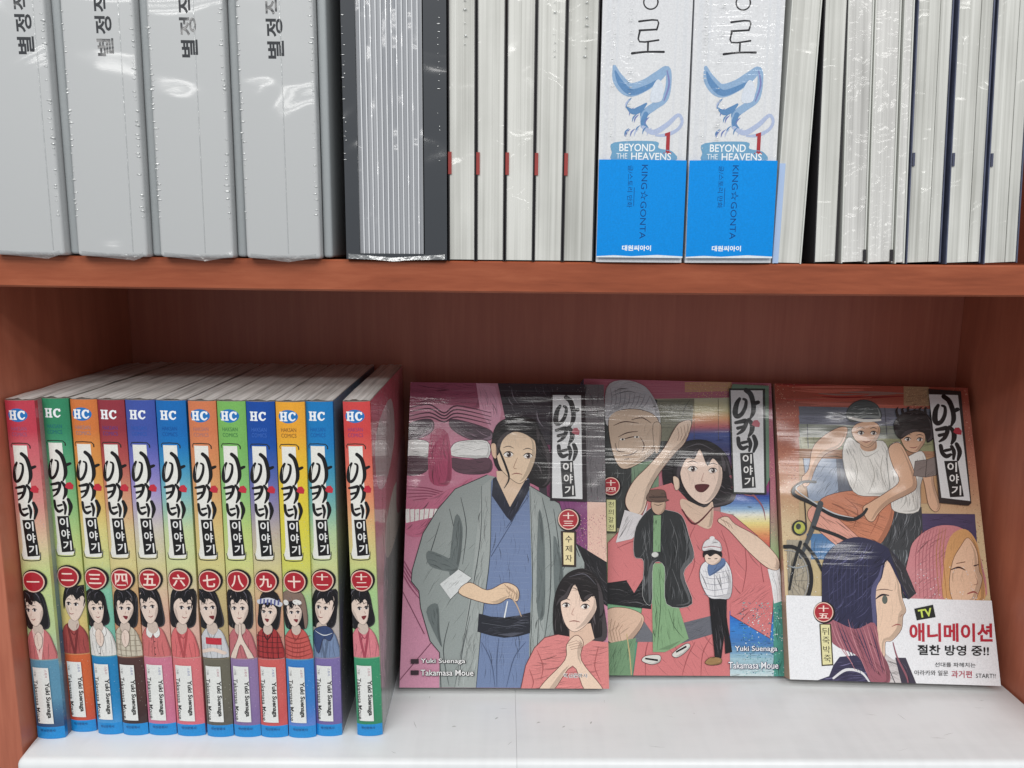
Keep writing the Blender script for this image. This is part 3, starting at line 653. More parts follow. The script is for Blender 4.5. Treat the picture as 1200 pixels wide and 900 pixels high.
def build_volume(d, i):
    t = d['w']; rng = random.Random(100+i)
    root = empty('manga_book', (d['x'], d['y'], 0.15), (0, R(d.get('lean', 0)), 0))
    tag(root, d['lab'], 'book', 'shrink wrapped volumes standing in the lower row')
    A, stops = spine_art(t, d, rng)
    link_mesh('cover', spine_cover_mesh(t, stops), root, M['cover_plain'])
    box('page_block', 0.7, t-0.7, 1.8, D_BOOK-2, 0.6, H_BOOK-0.7, M['pages_top'], root)
    A.build('spine_print', M['print_spine'], lambda u, v, h: Vector((u, -bulge(u, t)-h, v)), root, slices=10)
    if d['no'] in ('一', '十一', '十二'):
        side_art(d, rng).build('front_print', M['print_spine'], lambda u, v, h: Vector((t+h, 2.5+u, v)), root)
    # wrap drawn over the head, gathered in long creases
    rows = []
    for a in range(9):
        y = -1.0+(D_BOOK+1)*a/8
        rows.append([(t*b/8, y+(.5 if b in (0, 8) and a == 0 else 0), H_BOOK+.35+rng.uniform(0, .55)+(.5 if b in (3, 4) else 0)) for b in range(9)])
    sheet_mesh('film_head', rows, M['film_head'], root)
    return root
for i, d in enumerate(VOLS):
    if d['no'] == '十二': d['lean'] = -1.0
    build_volume(d, i)

# ================================================================ lower right: three volumes facing out, leaning back
def face_book(name, label, org, yaw, tilt, roll, w, t, art, board, key):
    """front cover in local x (right) / z (up), thickness towards +y"""
    root = empty(name, org); tag(root, label, 'book', 'shrink wrapped volumes leaning face out')
    ex = Vector((math.cos(yaw), math.sin(yaw), 0)); n = Vector((-math.sin(yaw), math.cos(yaw), 0))
    ez = Vector((0, 0, 1))*math.cos(tilt) + n*math.sin(tilt)
    e1 = ex*math.cos(roll) + ez*math.sin(roll); e2 = -ex*math.sin(roll) + ez*math.cos(roll)
    e3 = e2.cross(e1)*1.0
    m = Matrix((e1, -e3 if e3.y < 0 else e3, e2)).transposed().to_4x4(); m.translation = Vector(org)*MM
    root.matrix_world = m
    bm = bmesh.new()
    bm_box(bm, 0, w, 0, 0.5, 0, H_BOOK); bm_box(bm, 0, w, t-0.5, t, 0, H_BOOK); bm_box(bm, 0, 0.6, 0.52, t-0.52, 0, H_BOOK)
    me = bpy.data.meshes.new('cover'); bm.to_mesh(me); bm.free(); set_ink(me, [(*lin(board), 1)]*len(me.vertices))
    link_mesh('cover', me, root, M['cover_plain'])
    box('page_block', 0.8, w-1.2, 0.7, t-0.7, 0.7, H_BOOK-0.8, M['pages_top'], root)
    art.build('cover_print', M['print_cover_'+key], lambda u, v, h: Vector((u, -h, v)), root)
    return root
def face(A, pts, skin, eyes, mouth, lw=.25):
    """plain generic face: shape, shade under the brow, open eyes, brows, mouth"""
    A.blob(pts, skin, (70, 48, 46), lw)
    n = len(pts); q = pts[n//2-1:n-1] if n > 6 else pts
    for (x, y, w) in eyes:
        A.ellipse(x, y+w*.12, w*.95, w*.5, (240, 236, 230), 14); A.ellipse(x+w*.1, y+w*.1, w*.46, w*.52, (74, 54, 52), 14); A.ellipse(x+w*.1, y+w*.1, w*.22, w*.28, (24, 20, 22), 10); A.ellipse(x-w*.08, y-w*.06, w*.13, w*.13, (246, 246, 246), 8)
        A.brush([(x-w*1.05, y+w*.1), (x-w*.4, y-w*.42), (x+w*.4, y-w*.45), (x+w*1.1, y+w*.02)], [.25, .6, .6, .25], (34, 26, 28)); A.brush([(x-w*.7, y+w*.62), (x, y+w*.7), (x+w*.7, y+w*.58)], [.1, .22, .1], (120, 80, 72))
        A.brush([(x-w*1.1, y-w*1.25), (x, y-w*1.6), (x+w*1.1, y-w*1.2)], [.2, .5, .2], (46, 36, 38))
    A.brush(mouth, [.25, .55, .25], (140, 56, 54))
def folds(A, lines, col, w=.3):
    for l in lines: A.brush(l, [w*.5]+[w]*(len(l)-2)+[w*.4], col, 4)

def art13():
    A = Art(126.4, H_BOOK); rng = random.Random(13); A.auto = COVER_INK
    A.sheet([(480, 449), (709, 452), (712, 806), (469, 806)])
    A.grad(0, A.w, [(0, (206, 140, 168)), (60, (204, 134, 160)), (110, (198, 112, 142)), (188, (206, 142, 164))])
    A.crop(460, 430, 4.5)
    ln = (84, 46, 64)
    # loose pink drapery pattern with dark and white crescents
    A.blob([(85, 90), (300, 85), (460, 92), (455, 225), (330, 212), (200, 195), (80, 212)], (166, 82, 112))
    A.poly([(440, 90), (540, 108), (575, 240), (560, 330), (520, 350), (460, 225)], (220, 156, 182))
    for k in range(4): A.brush([(80, 225+22*k), (190, 205+22*k), (270, 250+16*k), (340, 212+20*k), (520, 250+20*k)], [.5, .9, 1.0, .9, .4], ln)
    A.blob([(74, 318), (150, 285), (208, 290), (212, 340), (160, 378), (74, 392)], (86, 68, 80), ln, .4); A.blob([(305, 285), (400, 300), (520, 345), (515, 395), (400, 388), (310, 335)], (86, 68, 80), ln, .4)
    A.blob([(70, 398), (180, 402), (200, 470), (140, 498), (66, 482)], (226, 228, 226), ln, .35); A.blob([(305, 440), (350, 402), (500, 400), (505, 490), (400, 490), (310, 478)], (226, 228, 226), ln, .35)
    A.blob([(66, 486), (180, 490), (196, 525), (160, 572), (66, 578)], (92, 62, 74), ln, .3); A.blob([(305, 492), (400, 500), (510, 492), (520, 560), (430, 578), (330, 560)], (96, 64, 78), ln, .3)
    A.blob([(200, 360), (290, 360), (310, 600), (250, 640), (190, 590)], (176, 66, 104))
    for k in range(6): A.brush([(70, 640+20*k), (180, 650+14*k), (300, 670+10*k), (420, 600+12*k)], [.3, .7, .7, .3], (150, 60, 92))
    A.blob([(60, 700), (140, 720), (330, 640), (420, 600), (240, 780), (160, 900), (60, 880)], (196, 102, 134))
    for k in range(7): A.poly([(66+26*k, 762+rng.uniform(-4, 4)), (88+26*k, 760), (90+24*k, 830-5*k), (70+24*k, 835-5*k)], (228, 226, 222))
    A.crop(460, 620, 4.5)
    for k in range(4): A.brush([(45, 150+26*k), (90, 230+26*k), (140, 300+24*k)], [.5, .8, .4], (150, 70, 104))
    A.line([(40, 800), (210, 600)], .5, (120, 60, 86)); A.line([(50, 330), (170, 560)], .5, (120, 60, 86))
    A.speck(0, 0, 60, 60, 500, .22, [(222, 164, 188), (180, 108, 138)], rng)
    A.crop(460, 430, 4.5)
    # dark wall behind, with speckled strip at the right
    A.poly([(555, 85), (1140, 90), (1140, 800), (800, 760), (700, 360), (600, 300)], (58, 52, 60))
    A.poly([(800, 420), (1040, 420), (1040, 900), (830, 900)], (112, 48, 82)); A.poly([(880, 640), (1030, 720), (1030, 1100), (900, 1000)], (134, 66, 122))
    A.poly([(1020, 90), (1140, 90), (1140, 720), (1020, 720)], (112, 108, 112))
    A.speck(107, 60, 126.4, 186, 900, .3, [(74, 64, 72), (150, 146, 148), (128, 70, 96), (56, 50, 56)], rng)
    A.speck(62, 120, 108, 187, 380, .35, [(96, 92, 100), (40, 36, 42), (120, 116, 122)], rng)
    A.poly([(1028, 722), (1140, 725), (1140, 1060), (1028, 1000)], (226, 186, 168)); A.speck(107.5, 62, 126.4, 104, 520, .3, [(150, 70, 110), (236, 214, 190), (200, 120, 130)], rng)
    A.crop(460, 620, 4.5); A.poly([(960, 80), (1140, 190), (1140, 420), (960, 300)], (34, 32, 36))
    A.crop(460, 430, 4.5)
    # robed figure: hair behind
    hair = (32, 27, 29)
    A.blob([(545, 320), (620, 275), (740, 280), (790, 360), (835, 470), (845, 580), (800, 650), (720, 620), (560, 560), (525, 430)], hair)
    # grey outer robe
    rb = (148, 157, 155); rd = (104, 114, 114); ol = (44, 46, 48)
    A.poly([(500, 580), (330, 655), (240, 760), (160, 890), (105, 1080), (100, 1140), (140, 1190), (150, 1280), (200, 1450), (250, 1510), (250, 1690), (1010, 1690), (1010, 1040), (905, 800), (880, 730), (730, 640)], rb)
    A.line([(500, 580), (330, 655), (240, 760), (160, 890), (105, 1080), (100, 1140), (140, 1190), (150, 1280), (200, 1450), (250, 1510), (258, 1690)], .5, ol); A.line([(730, 640), (880, 730), (905, 800), (985, 1010)], .45, ol)
    # kimono
    kb = (112, 132, 172)
    A.poly([(505, 640), (530, 600), (720, 600), (728, 650), (735, 1150), (722, 1340), (715, 1690), (440, 1690), (470, 1340), (490, 1000)], kb)
    for k in range(30):
        y = 700+30*k; A.line([(515, y), (600, y+rng.uniform(-6, 6)), (720, y+rng.uniform(-8, 8))], .14, (138, 156, 190))
    A.poly([(548, 560), (720, 560), (700, 640), (620, 765), (556, 650)], (226, 196, 166))
    A.poly([(530, 600), (545, 590), (620, 750), (700, 610), (724, 600), (726, 650), (630, 830), (600, 800), (524, 690)], (40, 42, 58))
    A.line([(630, 830), (520, 1010)], .4, (62, 76, 108)); A.line([(720, 690), (600, 860)], .35, (62, 76, 108))
    A.poly([(470, 640), (520, 600), (515, 1000), (470, 1340), (440, 1690), (330, 1690), (410, 1200)], (158, 166, 164)); A.poly([(722, 640), (790, 700), (800, 1690), (712, 1690), (735, 1150)], (158, 166, 164))
    folds(A, [[(470, 640), (465, 900), (420, 1200), (330, 1690)], [(520, 620), (514, 1000), (472, 1340), (442, 1690)], [(726, 650), (738, 1150), (716, 1690)], [(300, 760), (330, 900), (320, 1000), (250, 1050)], [(250, 830), (210, 960), (180, 1050)], [(790, 700), (830, 900), (830, 1200), (790, 1500)], [(850, 760), (880, 1000), (860, 1250)], [(360, 700), (390, 860), (370, 1050)], [(410, 1320), (370, 1500), (350, 1680)], [(300, 1350), (270, 1500), (300, 1680)], [(770, 1300), (760, 1500), (740, 1680)]], (58, 64, 66), .45)
    for q in ([(330, 800), (370, 860), (350, 1060), (300, 1100)], [(190, 980), (330, 1040), (330, 1090), (200, 1060)], [(180, 1300), (240, 1260), (250, 1400), (260, 1480)], [(770, 780), (800, 900), (800, 1300), (760, 1280)], [(850, 900), (900, 1100), (860, 1300)]): A.blob(q, rd)
    A.crop(460, 620, 4.5)
    A.poly([(456, 452), (520, 468), (590, 472), (660, 462), (726, 445), (724, 552), (660, 570), (590, 577), (520, 566), (448, 546)], (38, 40, 50)); A.line([(470, 500), (600, 520), (720, 495)], .25, (90, 94, 104))
    folds(A, [[(560, 580), (550, 700), (550, 830)], [(470, 600), (520, 700), (540, 830)], [(700, 600), (640, 680), (600, 830)]], (70, 86, 120), .4)
    A.poly([(350, 222), (418, 268), (308, 378), (250, 300)], (214, 218, 218)); A.line([(350, 222), (418, 268), (308, 378)], .3, ol)
    sk = (230, 198, 164)
    A.blob([(405, 290), (500, 330), (590, 292), (650, 310), (668, 350), (655, 388), (610, 372), (560, 400), (480, 396), (350, 346)], sk, (84, 54, 44), .35)
    for k in range(4): A.line([(590+14*k, 300+8*k), (620+12*k, 330+9*k), (612+12*k, 368+4*k)], .25, (120, 80, 62))
    A.brush([(600, 330), (650, 400), (678, 465)], [.8, .8, .5], (196, 168, 140)); A.brush([(606, 390), (590, 470)], [.7, .9], (226, 230, 232))
    A.crop(460, 430, 4.5)
    face(A, [(575, 400), (610, 350), (700, 345), (752, 400), (755, 490), (722, 575), (678, 625), (630, 605), (570, 545), (548, 450)], (232, 204, 172), [(612, 470, 26), (715, 478, 24)], [(630, 578), (655, 572), (684, 578)])
    A.brush([(660, 490), (640, 540), (655, 548)], [.2, .35, .25], (150, 100, 80))
    A.blob([(545, 330), (620, 278), (735, 285), (780, 350), (775, 440), (752, 400), (690, 360), (630, 355), (580, 400), (560, 470), (536, 480), (520, 430)], hair)
    A.brush([(560, 440), (600, 540), (615, 600), (590, 650)], [1.2, 1.4, 1.0, .4], hair)
    A.brush([(570, 320), (640, 300), (720, 330)], [.2, .7, .2], (96, 92, 98)); A.blob([(520, 420), (545, 420), (548, 490), (528, 480)], (226, 192, 160), (80, 50, 44), .2)
    # second figure, lower right
    A.crop(460, 620, 4.5)
    pk = (218, 128, 126)
    A.blob([(930, 235), (1020, 218), (1090, 285), (1112, 420), (1125, 570), (1060, 600), (900, 590), (850, 560), (845, 420), (870, 310)], hair)
    A.poly([(672, 850), (700, 720), (745, 630), (800, 575), (870, 560), (1050, 590), (1140, 600), (1140, 850)], pk); A.line([(672, 850), (700, 720), (745, 630), (800, 575), (862, 560)], .45, (110, 54, 56))
    A.poly([(930, 520), (1040, 500), (1060, 580), (1000, 620), (930, 600)], (222, 186, 162))
    face(A, [(884, 400), (905, 330), (980, 290), (1065, 350), (1070, 430), (1020, 505), (955, 545), (905, 500)], (236, 206, 186), [(912, 405, 20), (1012, 412, 22)], [(930, 492), (955, 488), (985, 494)])
    A.brush([(955, 420), (942, 452), (955, 458)], [.2, .3, .2], (170, 110, 96))
    A.blob([(860, 440), (868, 320), (940, 232), (1030, 222), (1095, 300), (1110, 440), (1080, 470), (1060, 360), (1000, 390), (960, 300), (920, 370), (885, 390)], hair)
    A.brush([(930, 260), (1010, 245), (1070, 300)], [.2, .6, .2], (92, 90, 100))
    A.blob([(770, 850), (800, 800), (905, 690), (915, 610), (965, 562), (1002, 600), (990, 690), (1090, 820), (1100, 860), (1010, 850), (945, 720), (840, 850)], (232, 202, 178), (96, 58, 52), .35)
    for k in range(4): A.line([(918+6*k, 606+10*k), (965+8*k, 590+12*k), (996, 608+10*k)], .22, (140, 90, 78))
    folds(A, [[(760, 640), (790, 720), (780, 790)], [(1080, 620), (1060, 720), (1090, 800)], [(720, 740), (740, 800), (730, 840)]], (166, 82, 82), .45)
    A.auto = None
    # title plate, seal, subtitle, names
    A.crop(460, 430, 4.5)
    A.poly([(838, 138), (1020, 140), (1026, 722), (832, 716)], (44, 34, 40)); A.poly([(848, 156), (998, 158), (1002, 708), (842, 702)], (222, 224, 226))
    title(A, 850, 160, 1.08, 1.135, 1.95, (58, 58, 60), (190, 96, 110))
    seal(A, 927, 815, 54, '十三', 8)
    A.crop(460, 620, 4.5)
    A.poly([(888, 20), (968, 22), (966, 208), (892, 206)], (54, 40, 36)); A.poly([(899, 28), (957, 30), (955, 198), (901, 196)], (232, 216, 162))
    A.column('수제자', 928, 38, 36, 50, (46, 40, 34), 0.01)
    for s_, x0, x1, y in (('Yuki Suenaga', 152, 385, 700), ('Takamasa Moue', 152, 428, 758)):
        A.text(s_, (x0+x1)/2+2, y+1, x1-x0+6, 34, (30, 24, 30), 0.045); A.text(s_, (x0+x1)/2, y, x1-x0, 30, (244, 244, 244), 0.008)
        A.poly([(100, y-12), (142, y-12), (142, y+12), (100, y+12)], (56, 36, 46))
    A.text('학산문화사', 960, 770, 128, 24, (244, 240, 238), 0.05); A.text('학산문화사', 960, 770, 124, 20, (40, 30, 32), 0.0)
    return A
face_book('manga_book', 'face out manga volume showing a figure in grey robe, red seal 十三', (-60.7, 59.9, 5.9), R(0.74), R(21.58), R(-0.43), 126.4, 15.5, art13(), (150, 80, 110), '13')

def art14():
    A = Art(127.2, H_BOOK); rng = random.Random(14); A.auto = COVER_INK
    A.sheet([(684, 443.7), (905, 453), (918, 791), (684.6, 791)])
    A.grad(0, A.w, [(0, (90, 170, 150)), (70, (150, 196, 130)), (110, (190, 120, 130)), (150, (186, 96, 120)), (188, (190, 104, 126))])
    A.crop(690, 430, 4.735)
    A.poly([(540, 95), (800, 95), (800, 150), (540, 150)], (206, 160, 110)); A.speck(70, 172, 108, 187, 500, .3, [(226, 190, 80), (196, 110, 110), (230, 214, 150)], rng)
    A.speck(112, 84, 127.2, 187, 900, .3, [(150, 70, 110), (222, 150, 150), (232, 190, 150), (120, 60, 100)], rng)
    for k in range(12): A.line([(60, 100+8*k), (400, 104+8*k+rng.uniform(-3, 3)), (780, 100+8*k)], .2, (206, 130, 146))
    # window of blended colour bands
    stops = [(185, (196, 196, 168)), (255, (214, 204, 150)), (300, (226, 160, 104)), (345, (196, 100, 110)), (385, (70, 90, 160)), (460, (60, 66, 120)), (560, (120, 84, 120))]
    for (a, c0), (b, c1) in zip(stops, stops[1:]):
        for k in range(6):
            q0, q1 = k/6, (k+1)/6; c = tuple(c0[j]+(c1[j]-c0[j])*(q0+q1)/2 for j in range(3))
            A.poly([(360, a+(b-a)*q0), (1000, a+(b-a)*q0), (1000, a+(b-a)*q1), (360, a+(b-a)*q1)], c)
    A.poly([(100, 190), (380, 188), (480, 240), (480, 420), (380, 520), (260, 620), (240, 900), (60, 900), (60, 300)], (56, 58, 58))
    A.poly([(385, 190), (590, 188), (580, 330), (480, 420), (380, 420)], (132, 132, 112))
    for k in range(9): A.line([(390, 200+18*k), (480, 204+18*k), (580, 200+18*k)], .2, (84, 84, 74))
    for x in (590, 725): A.line([(x, 190), (x, 420)], .25, (96, 84, 70))
    A.poly([(240, 550), (392, 520), (392, 900), (240, 900)], (118, 146, 118))
    st2 = [(620, (190, 50, 110)), (700, (150, 60, 130)), (735, (40, 80, 170)), (800, (150, 190, 226)), (830, (240, 240, 226)), (880, (240, 222, 130)), (940, (230, 150, 90)), (1010, (210, 84, 80))]
    for (a, c0), (b, c1) in zip(st2, st2[1:]):
        for k in range(5):
            q0, q1 = k/5, (k+1)/5; c = tuple(c0[j]+(c1[j]-c0[j])*(q0+q1)/2 for j in range(3))
            A.poly([(735, a+(b-a)*q0), (1005, a+(b-a)*q0), (1005, a+(b-a)*q1), (735, a+(b-a)*q1)], c)
    A.line([(1005, 630), (1005, 1010)], .5, (40, 34, 40))
    # elder's head behind
    sk2 = (206, 180, 156)
    A.blob([(100, 120), (200, 78), (320, 120), (388, 230), (400, 330), (360, 300), (240, 250), (150, 300), (96, 320)], (196, 196, 200))
    A.blob([(112, 290), (160, 250), (260, 240), (360, 270), (396, 330), (385, 450), (320, 520), (215, 572), (160, 545), (122, 430)], sk2, (70, 52, 46), .35)
    A.blob([(360, 330), (405, 330), (398, 460), (372, 480)], sk2, (70, 52, 46), .3)
    for l in ([(165, 395), (215, 372), (275, 365)], [(180, 412), (230, 398), (270, 392)], [(150, 430), (160, 470), (200, 478)], [(190, 500), (240, 492), (275, 470)], [(200, 520), (225, 515)], [(290, 400), (310, 440), (300, 480)], [(140, 330), (200, 310), (280, 320)], [(240, 300), (300, 290), (350, 320)]): A.brush(l, [.3, .7, .3], (84, 58, 50))
    for x, y in ((188, 408), (268, 396)): A.ellipse(x, y, 15, 6, (236, 230, 222), 12); A.ellipse(x+2, y, 6, 6, (50, 40, 38), 10)
    A.blob([(100, 130), (200, 80), (320, 120), (385, 230), (330, 240), (230, 215), (140, 260), (98, 290)], (190, 190, 196))
    for k in range(9): A.brush([(120+28*k, 120+6*k), (130+24*k, 180+4*k), (120+22*k, 235)], [.2, .5, .2], (140, 140, 148))
    # figure with raised arm
    hair = (36, 30, 34)
    A.blob([(410, 580), (450, 490), (540, 425), (660, 420), (760, 490), (800, 600), (820, 720), (760, 780), (560, 790), (440, 720)], hair)
    for l in ([(790, 620), (880, 690), (960, 780), (980, 860)], [(800, 680), (870, 720), (930, 730)]): A.brush(l, [1.6, 1.4, .9, .3][:len(l)] if len(l) == 4 else [1.4, 1.0, .4], (160, 92, 104))
    pk = (212, 118, 120); pl = (120, 56, 58)
    A.crop(690, 610, 4.5)
    A.poly([(330, -160), (440, -190), (560, -60), (680, -40), (760, -20), (890, 90), (960, 240), (975, 460), (950, 620), (745, 500), (745, 850), (230, 850), (270, 560), (300, 330), (100, 330), (100, 120), (200, 20)], pk)
    A.line([(760, -20), (890, 90)], .4, pl); A.line([(975, 330), (965, 480), (950, 620), (745, 500)], .45, pl); A.line([(330, -150), (200, 20), (105, 120)], .4, pl)
    folds(A, [[(560, 40), (530, 120), (560, 220), (520, 330)], [(700, 60), (740, 200), (730, 400)], [(820, 120), (830, 260), (800, 420)], [(880, 330), (890, 460), (930, 590)], [(150, 150), (220, 120), (290, 100)], [(560, 640), (520, 720), (490, 820)], [(640, 620), (600, 700), (590, 820)], [(320, 620), (300, 700), (300, 820)], [(900, 200), (920, 330), (940, 420)]], (160, 76, 80), .6)
    A.poly([(80, 335), (330, 300), (330, 470), (90, 440)], (34, 33, 36)); A.poly([(200, 320), (300, 290), (240, 385)], pk)
    A.poly([(100, 520), (270, 500), (340, 600), (340, 640), (240, 640), (100, 640)], (110, 112, 120)); A.poly([(480, 545), (660, 500), (662, 596), (480, 650)], (104, 106, 116))
    A.blob([(90, 480), (190, 462), (285, 500), (280, 560), (215, 640), (150, 652), (90, 620)], (218, 182, 156), (90, 58, 48), .3)
    for k in range(4): A.line([(120+20*k, 520+10*k), (110+16*k, 580), (124+16*k, 640)], .25, (130, 88, 72))
    A.poly([(90, 650), (250, 620), (230, 820), (90, 820)], (112, 150, 112)); A.brush([(200, 600), (215, 700), (225, 810)], [.6, .8, .6], (196, 170, 120))
    # blue ground at lower right
    st3 = [(480, (20, 96, 190)), (560, (40, 130, 214)), (640, (60, 120, 190)), (720, (150, 190, 206)), (830, (206, 222, 224))]
    for (a, c0), (b, c1) in zip(st3, st3[1:]):
        for k in range(4):
            q0, q1 = k/4, (k+1)/4; c = tuple(c0[j]+(c1[j]-c0[j])*(q0+q1)/2 for j in range(3)); ya, yb = a+(b-a)*q0, a+(b-a)*q1
            A.poly([(742, ya), (970, ya), (970, yb), (742, yb)], c)
    A.poly([(975, 330), (965, 480), (950, 620), (745, 500), (745, 440), (860, 330)], pk); A.line([(975, 330), (965, 480), (950, 620), (745, 500)], .45, pl)
    A.poly([(968, 420), (1045, 420), (1045, 840), (968, 840)], (70, 156, 140)); A.speck(100, 0, 127.2, 45, 380, .5, [(220, 232, 232), (60, 140, 150), (120, 190, 190), (34, 100, 130)], rng)
    A.poly([(940, 262), (1002, 258), (1022, 425), (972, 440), (960, 350)], (226, 228, 230)); folds(A, [[(960, 280), (985, 350), (990, 430)], [(985, 270), (1005, 350), (1008, 420)]], (160, 164, 168), .3)
    ska = (230, 202, 178)
    A.blob([(680, 10), (730, -12), (775, 30), (890, 95), (985, 190), (1002, 245), (985, 268), (930, 250), (840, 170), (740, 60)], ska, (100, 64, 56), .35)
    for k in range(3): A.line([(692+16*k, -4+8*k), (716+16*k, 16+8*k), (726+16*k, 36+8*k)], .25, (130, 88, 74))
    A.crop(690, 430, 4.735)
    A.blob([(482, 350), (520, 315), (572, 312), (560, 380), (530, 440), (480, 490), (400, 590), (340, 690), (310, 800), (268, 836), (214, 790), (206, 730), (250, 640), (330, 560), (420, 460)], ska, (100, 64, 56), .4)
    for k in range(4): A.line([(496+18*k, 350-8*k), (504+18*k, 390), (496+14*k, 420)], .25, (130, 88, 74))
    A.poly([(200, 800), (300, 830), (330, 760), (300, 900), (240, 960), (150, 980)], (214, 210, 212))
    A.blob([(520, 740), (640, 790), (690, 760), (680, 900), (600, 880), (520, 800)], (222, 190, 166))
    A.brush([(520, 800), (590, 880), (690, 790)], [.8, 1.2, .8], (96, 40, 44))
    face(A, [(510, 560), (540, 490), (620, 455), (710, 500), (742, 580), (735, 670), (690, 745), (640, 772), (570, 730), (520, 650)], (238, 210, 192), [(578, 575, 26), (690, 585, 24)], [(590, 680), (625, 700), (668, 676)])
    A.brush([(640, 600), (628, 640), (642, 646)], [.2, .35, .2], (176, 116, 102)); A.blob([(590, 668), (630, 660), (672, 668), (640, 704), (604, 700)], (96, 40, 44))
    A.blob([(470, 600), (490, 500), (560, 430), (660, 425), (745, 490), (765, 600), (730, 560), (690, 520), (660, 560), (620, 470), (590, 520), (545, 520), (512, 590), (505, 660)], hair)
    A.brush([(540, 460), (620, 440), (700, 480)], [.2, .7, .2], (92, 88, 96)); A.blob([(470, 620), (500, 630), (505, 680), (482, 690)], ska, (100, 64, 56), .2)
    # small figure in hat, dark coat, green trousers
    gr = (128, 168, 122); gl = (64, 92, 62)
    A.crop(690, 610, 4.5)
    A.poly([(332, 230), (400, 230), (410, 440), (470, 444), (526, 622), (450, 668), (400, 692), (338, 692)], gr); folds(A, [[(370, 260), (380, 420), (370, 560), (360, 680)], [(420, 470), (450, 560), (500, 620)], [(350, 420), (360, 520), (345, 640)]], gl, .4)
    A.blob([(330, -60), (400, -50), (490, -20), (530, 90), (555, 200), (500, 285), (545, 440), (410, 442), (400, 250), (340, 240), (332, 440), (284, 400), (290, 220), (240, 190), (250, 40)], (48, 50, 52), (206, 206, 206), .16)
    A.poly([(342, -20), (382, -20), (378, 170), (340, 170)], gr); A.ellipse(350, 185, 18, 14, (206, 208, 204))
    folds(A, [[(430, 0), (470, 120), (450, 230)], [(280, 60), (300, 150), (270, 200)], [(440, 260), (470, 340), (500, 430)], [(500, 60), (520, 150), (500, 260)]], (104, 106, 108), .4)
    for q in ([(280, 738), (300, 712), (372, 708), (374, 742), (330, 756)], [(440, 700), (512, 648), (534, 662), (500, 700), (460, 720)]): A.blob(q, (214, 212, 206), (34, 30, 32), .25)
    A.brush([(300, 726), (360, 734)], [1.0, 1.2], (30, 28, 30)); A.brush([(462, 690), (510, 664)], [1.0, 1.2], (30, 28, 30))
    A.crop(690, 430, 4.735)
    A.blob([(352, 752), (420, 748), (424, 800), (390, 828), (356, 806)], (206, 172, 146), (70, 46, 40), .25); A.brush([(366, 770), (386, 776), (410, 768)], [.3, .4, .3], (60, 44, 40))
    A.blob([(322, 745), (336, 700), (352, 690), (420, 694), (434, 740), (446, 748), (390, 760)], (110, 84, 72), (40, 30, 28), .25); A.line([(336, 730), (434, 730)], .6, (46, 34, 32))
    # small figure in knit hat and white padded jacket
    A.crop(690, 610, 4.5)
    A.poly([(632, 400), (726, 400), (724, 520), (745, 640), (752, 690), (716, 700), (712, 600), (696, 722), (662, 722), (640, 500)], (30, 29, 33))
    A.blob([(592, 245), (640, 212), (715, 215), (752, 290), (745, 405), (690, 415), (630, 405), (588, 320)], (226, 226, 230), (90, 90, 100), .3)
    for k in range(5): A.brush([(604, 270+30*k), (660, 282+30*k), (742, 268+30*k)], [.2, .35, .2], (150, 150, 162))
    A.line([(660, 260), (664, 405)], .3, (110, 110, 120)); A.blob([(628, 238), (670, 214), (712, 206), (716, 244), (650, 292), (630, 290)], (96, 122, 166))
    A.blob([(612, 190), (650, 176), (694, 190), (690, 222), (655, 240), (620, 226)], (232, 206, 188), (80, 54, 50), .2); A.blob([(604, 200), (610, 165), (692, 165), (700, 200), (670, 182), (640, 196), (622, 184)], (30, 26, 30)); A.brush([(630, 206), (642, 208)], [.5, .4], (50, 36, 38)); A.brush([(664, 208), (676, 206)], [.5, .4], (50, 36, 38))
    A.blob([(600, 165), (610, 120), (650, 102), (690, 122), (698, 168), (650, 160)], (222, 220, 222), (120, 116, 120), .25); A.ellipse(650, 102, 14, 12, (230, 228, 230)); A.line([(602, 150), (650, 142), (696, 150)], .5, (170, 110, 116))
    A.blob([(610, 745), (640, 718), (692, 722), (692, 750), (640, 758)], (160, 124, 76), (50, 38, 30), .25)
    A.auto = None
    # lettering
    A.crop(690, 430, 4.735)
    A.poly([(800, 112), (1000, 125), (1000, 640), (965, 716), (960, 160), (790, 150)], (110, 140, 118)); A.poly([(780, 136), (980, 140), (984, 722), (798, 716)], (52, 56, 54)); A.poly([(790, 146), (966, 150), (972, 712), (806, 706)], (222, 224, 226))
    title(A, 800, 138, 1.16, 1.16, 2.1, (52, 52, 54), (196, 104, 116))
    seal(A, 122, 668, 50, '十四', 8)
    A.poly([(92, 736), (154, 738), (156, 925), (92, 925)], (60, 62, 40)); A.poly([(98, 742), (148, 744), (148, 918), (98, 916)], (216, 214, 150)); A.column('천의갈전', 123, 748, 30, 42, (46, 44, 34), 0.0)
    A.crop(690, 610, 4.5)
    for s_, x0, x1, y in (('Yuki Suenaga', 765, 985, 675), ('Takamasa Moue', 732, 990, 758)):
        A.text(s_, (x0+x1)/2+2, y+1, x1-x0+6, 38, (40, 44, 90), 0.045); A.text(s_, (x0+x1)/2, y, x1-x0, 34, (244, 246, 250), 0.008)
    return A
face_book('manga_book', 'face out manga volume with pink robed figure raising an arm, between its two neighbours', (52.2, 75.8, 5.4), R(2.49), R(19.65), R(-1.36), 127.2, 15.5, art14(), (60, 130, 190), '14')

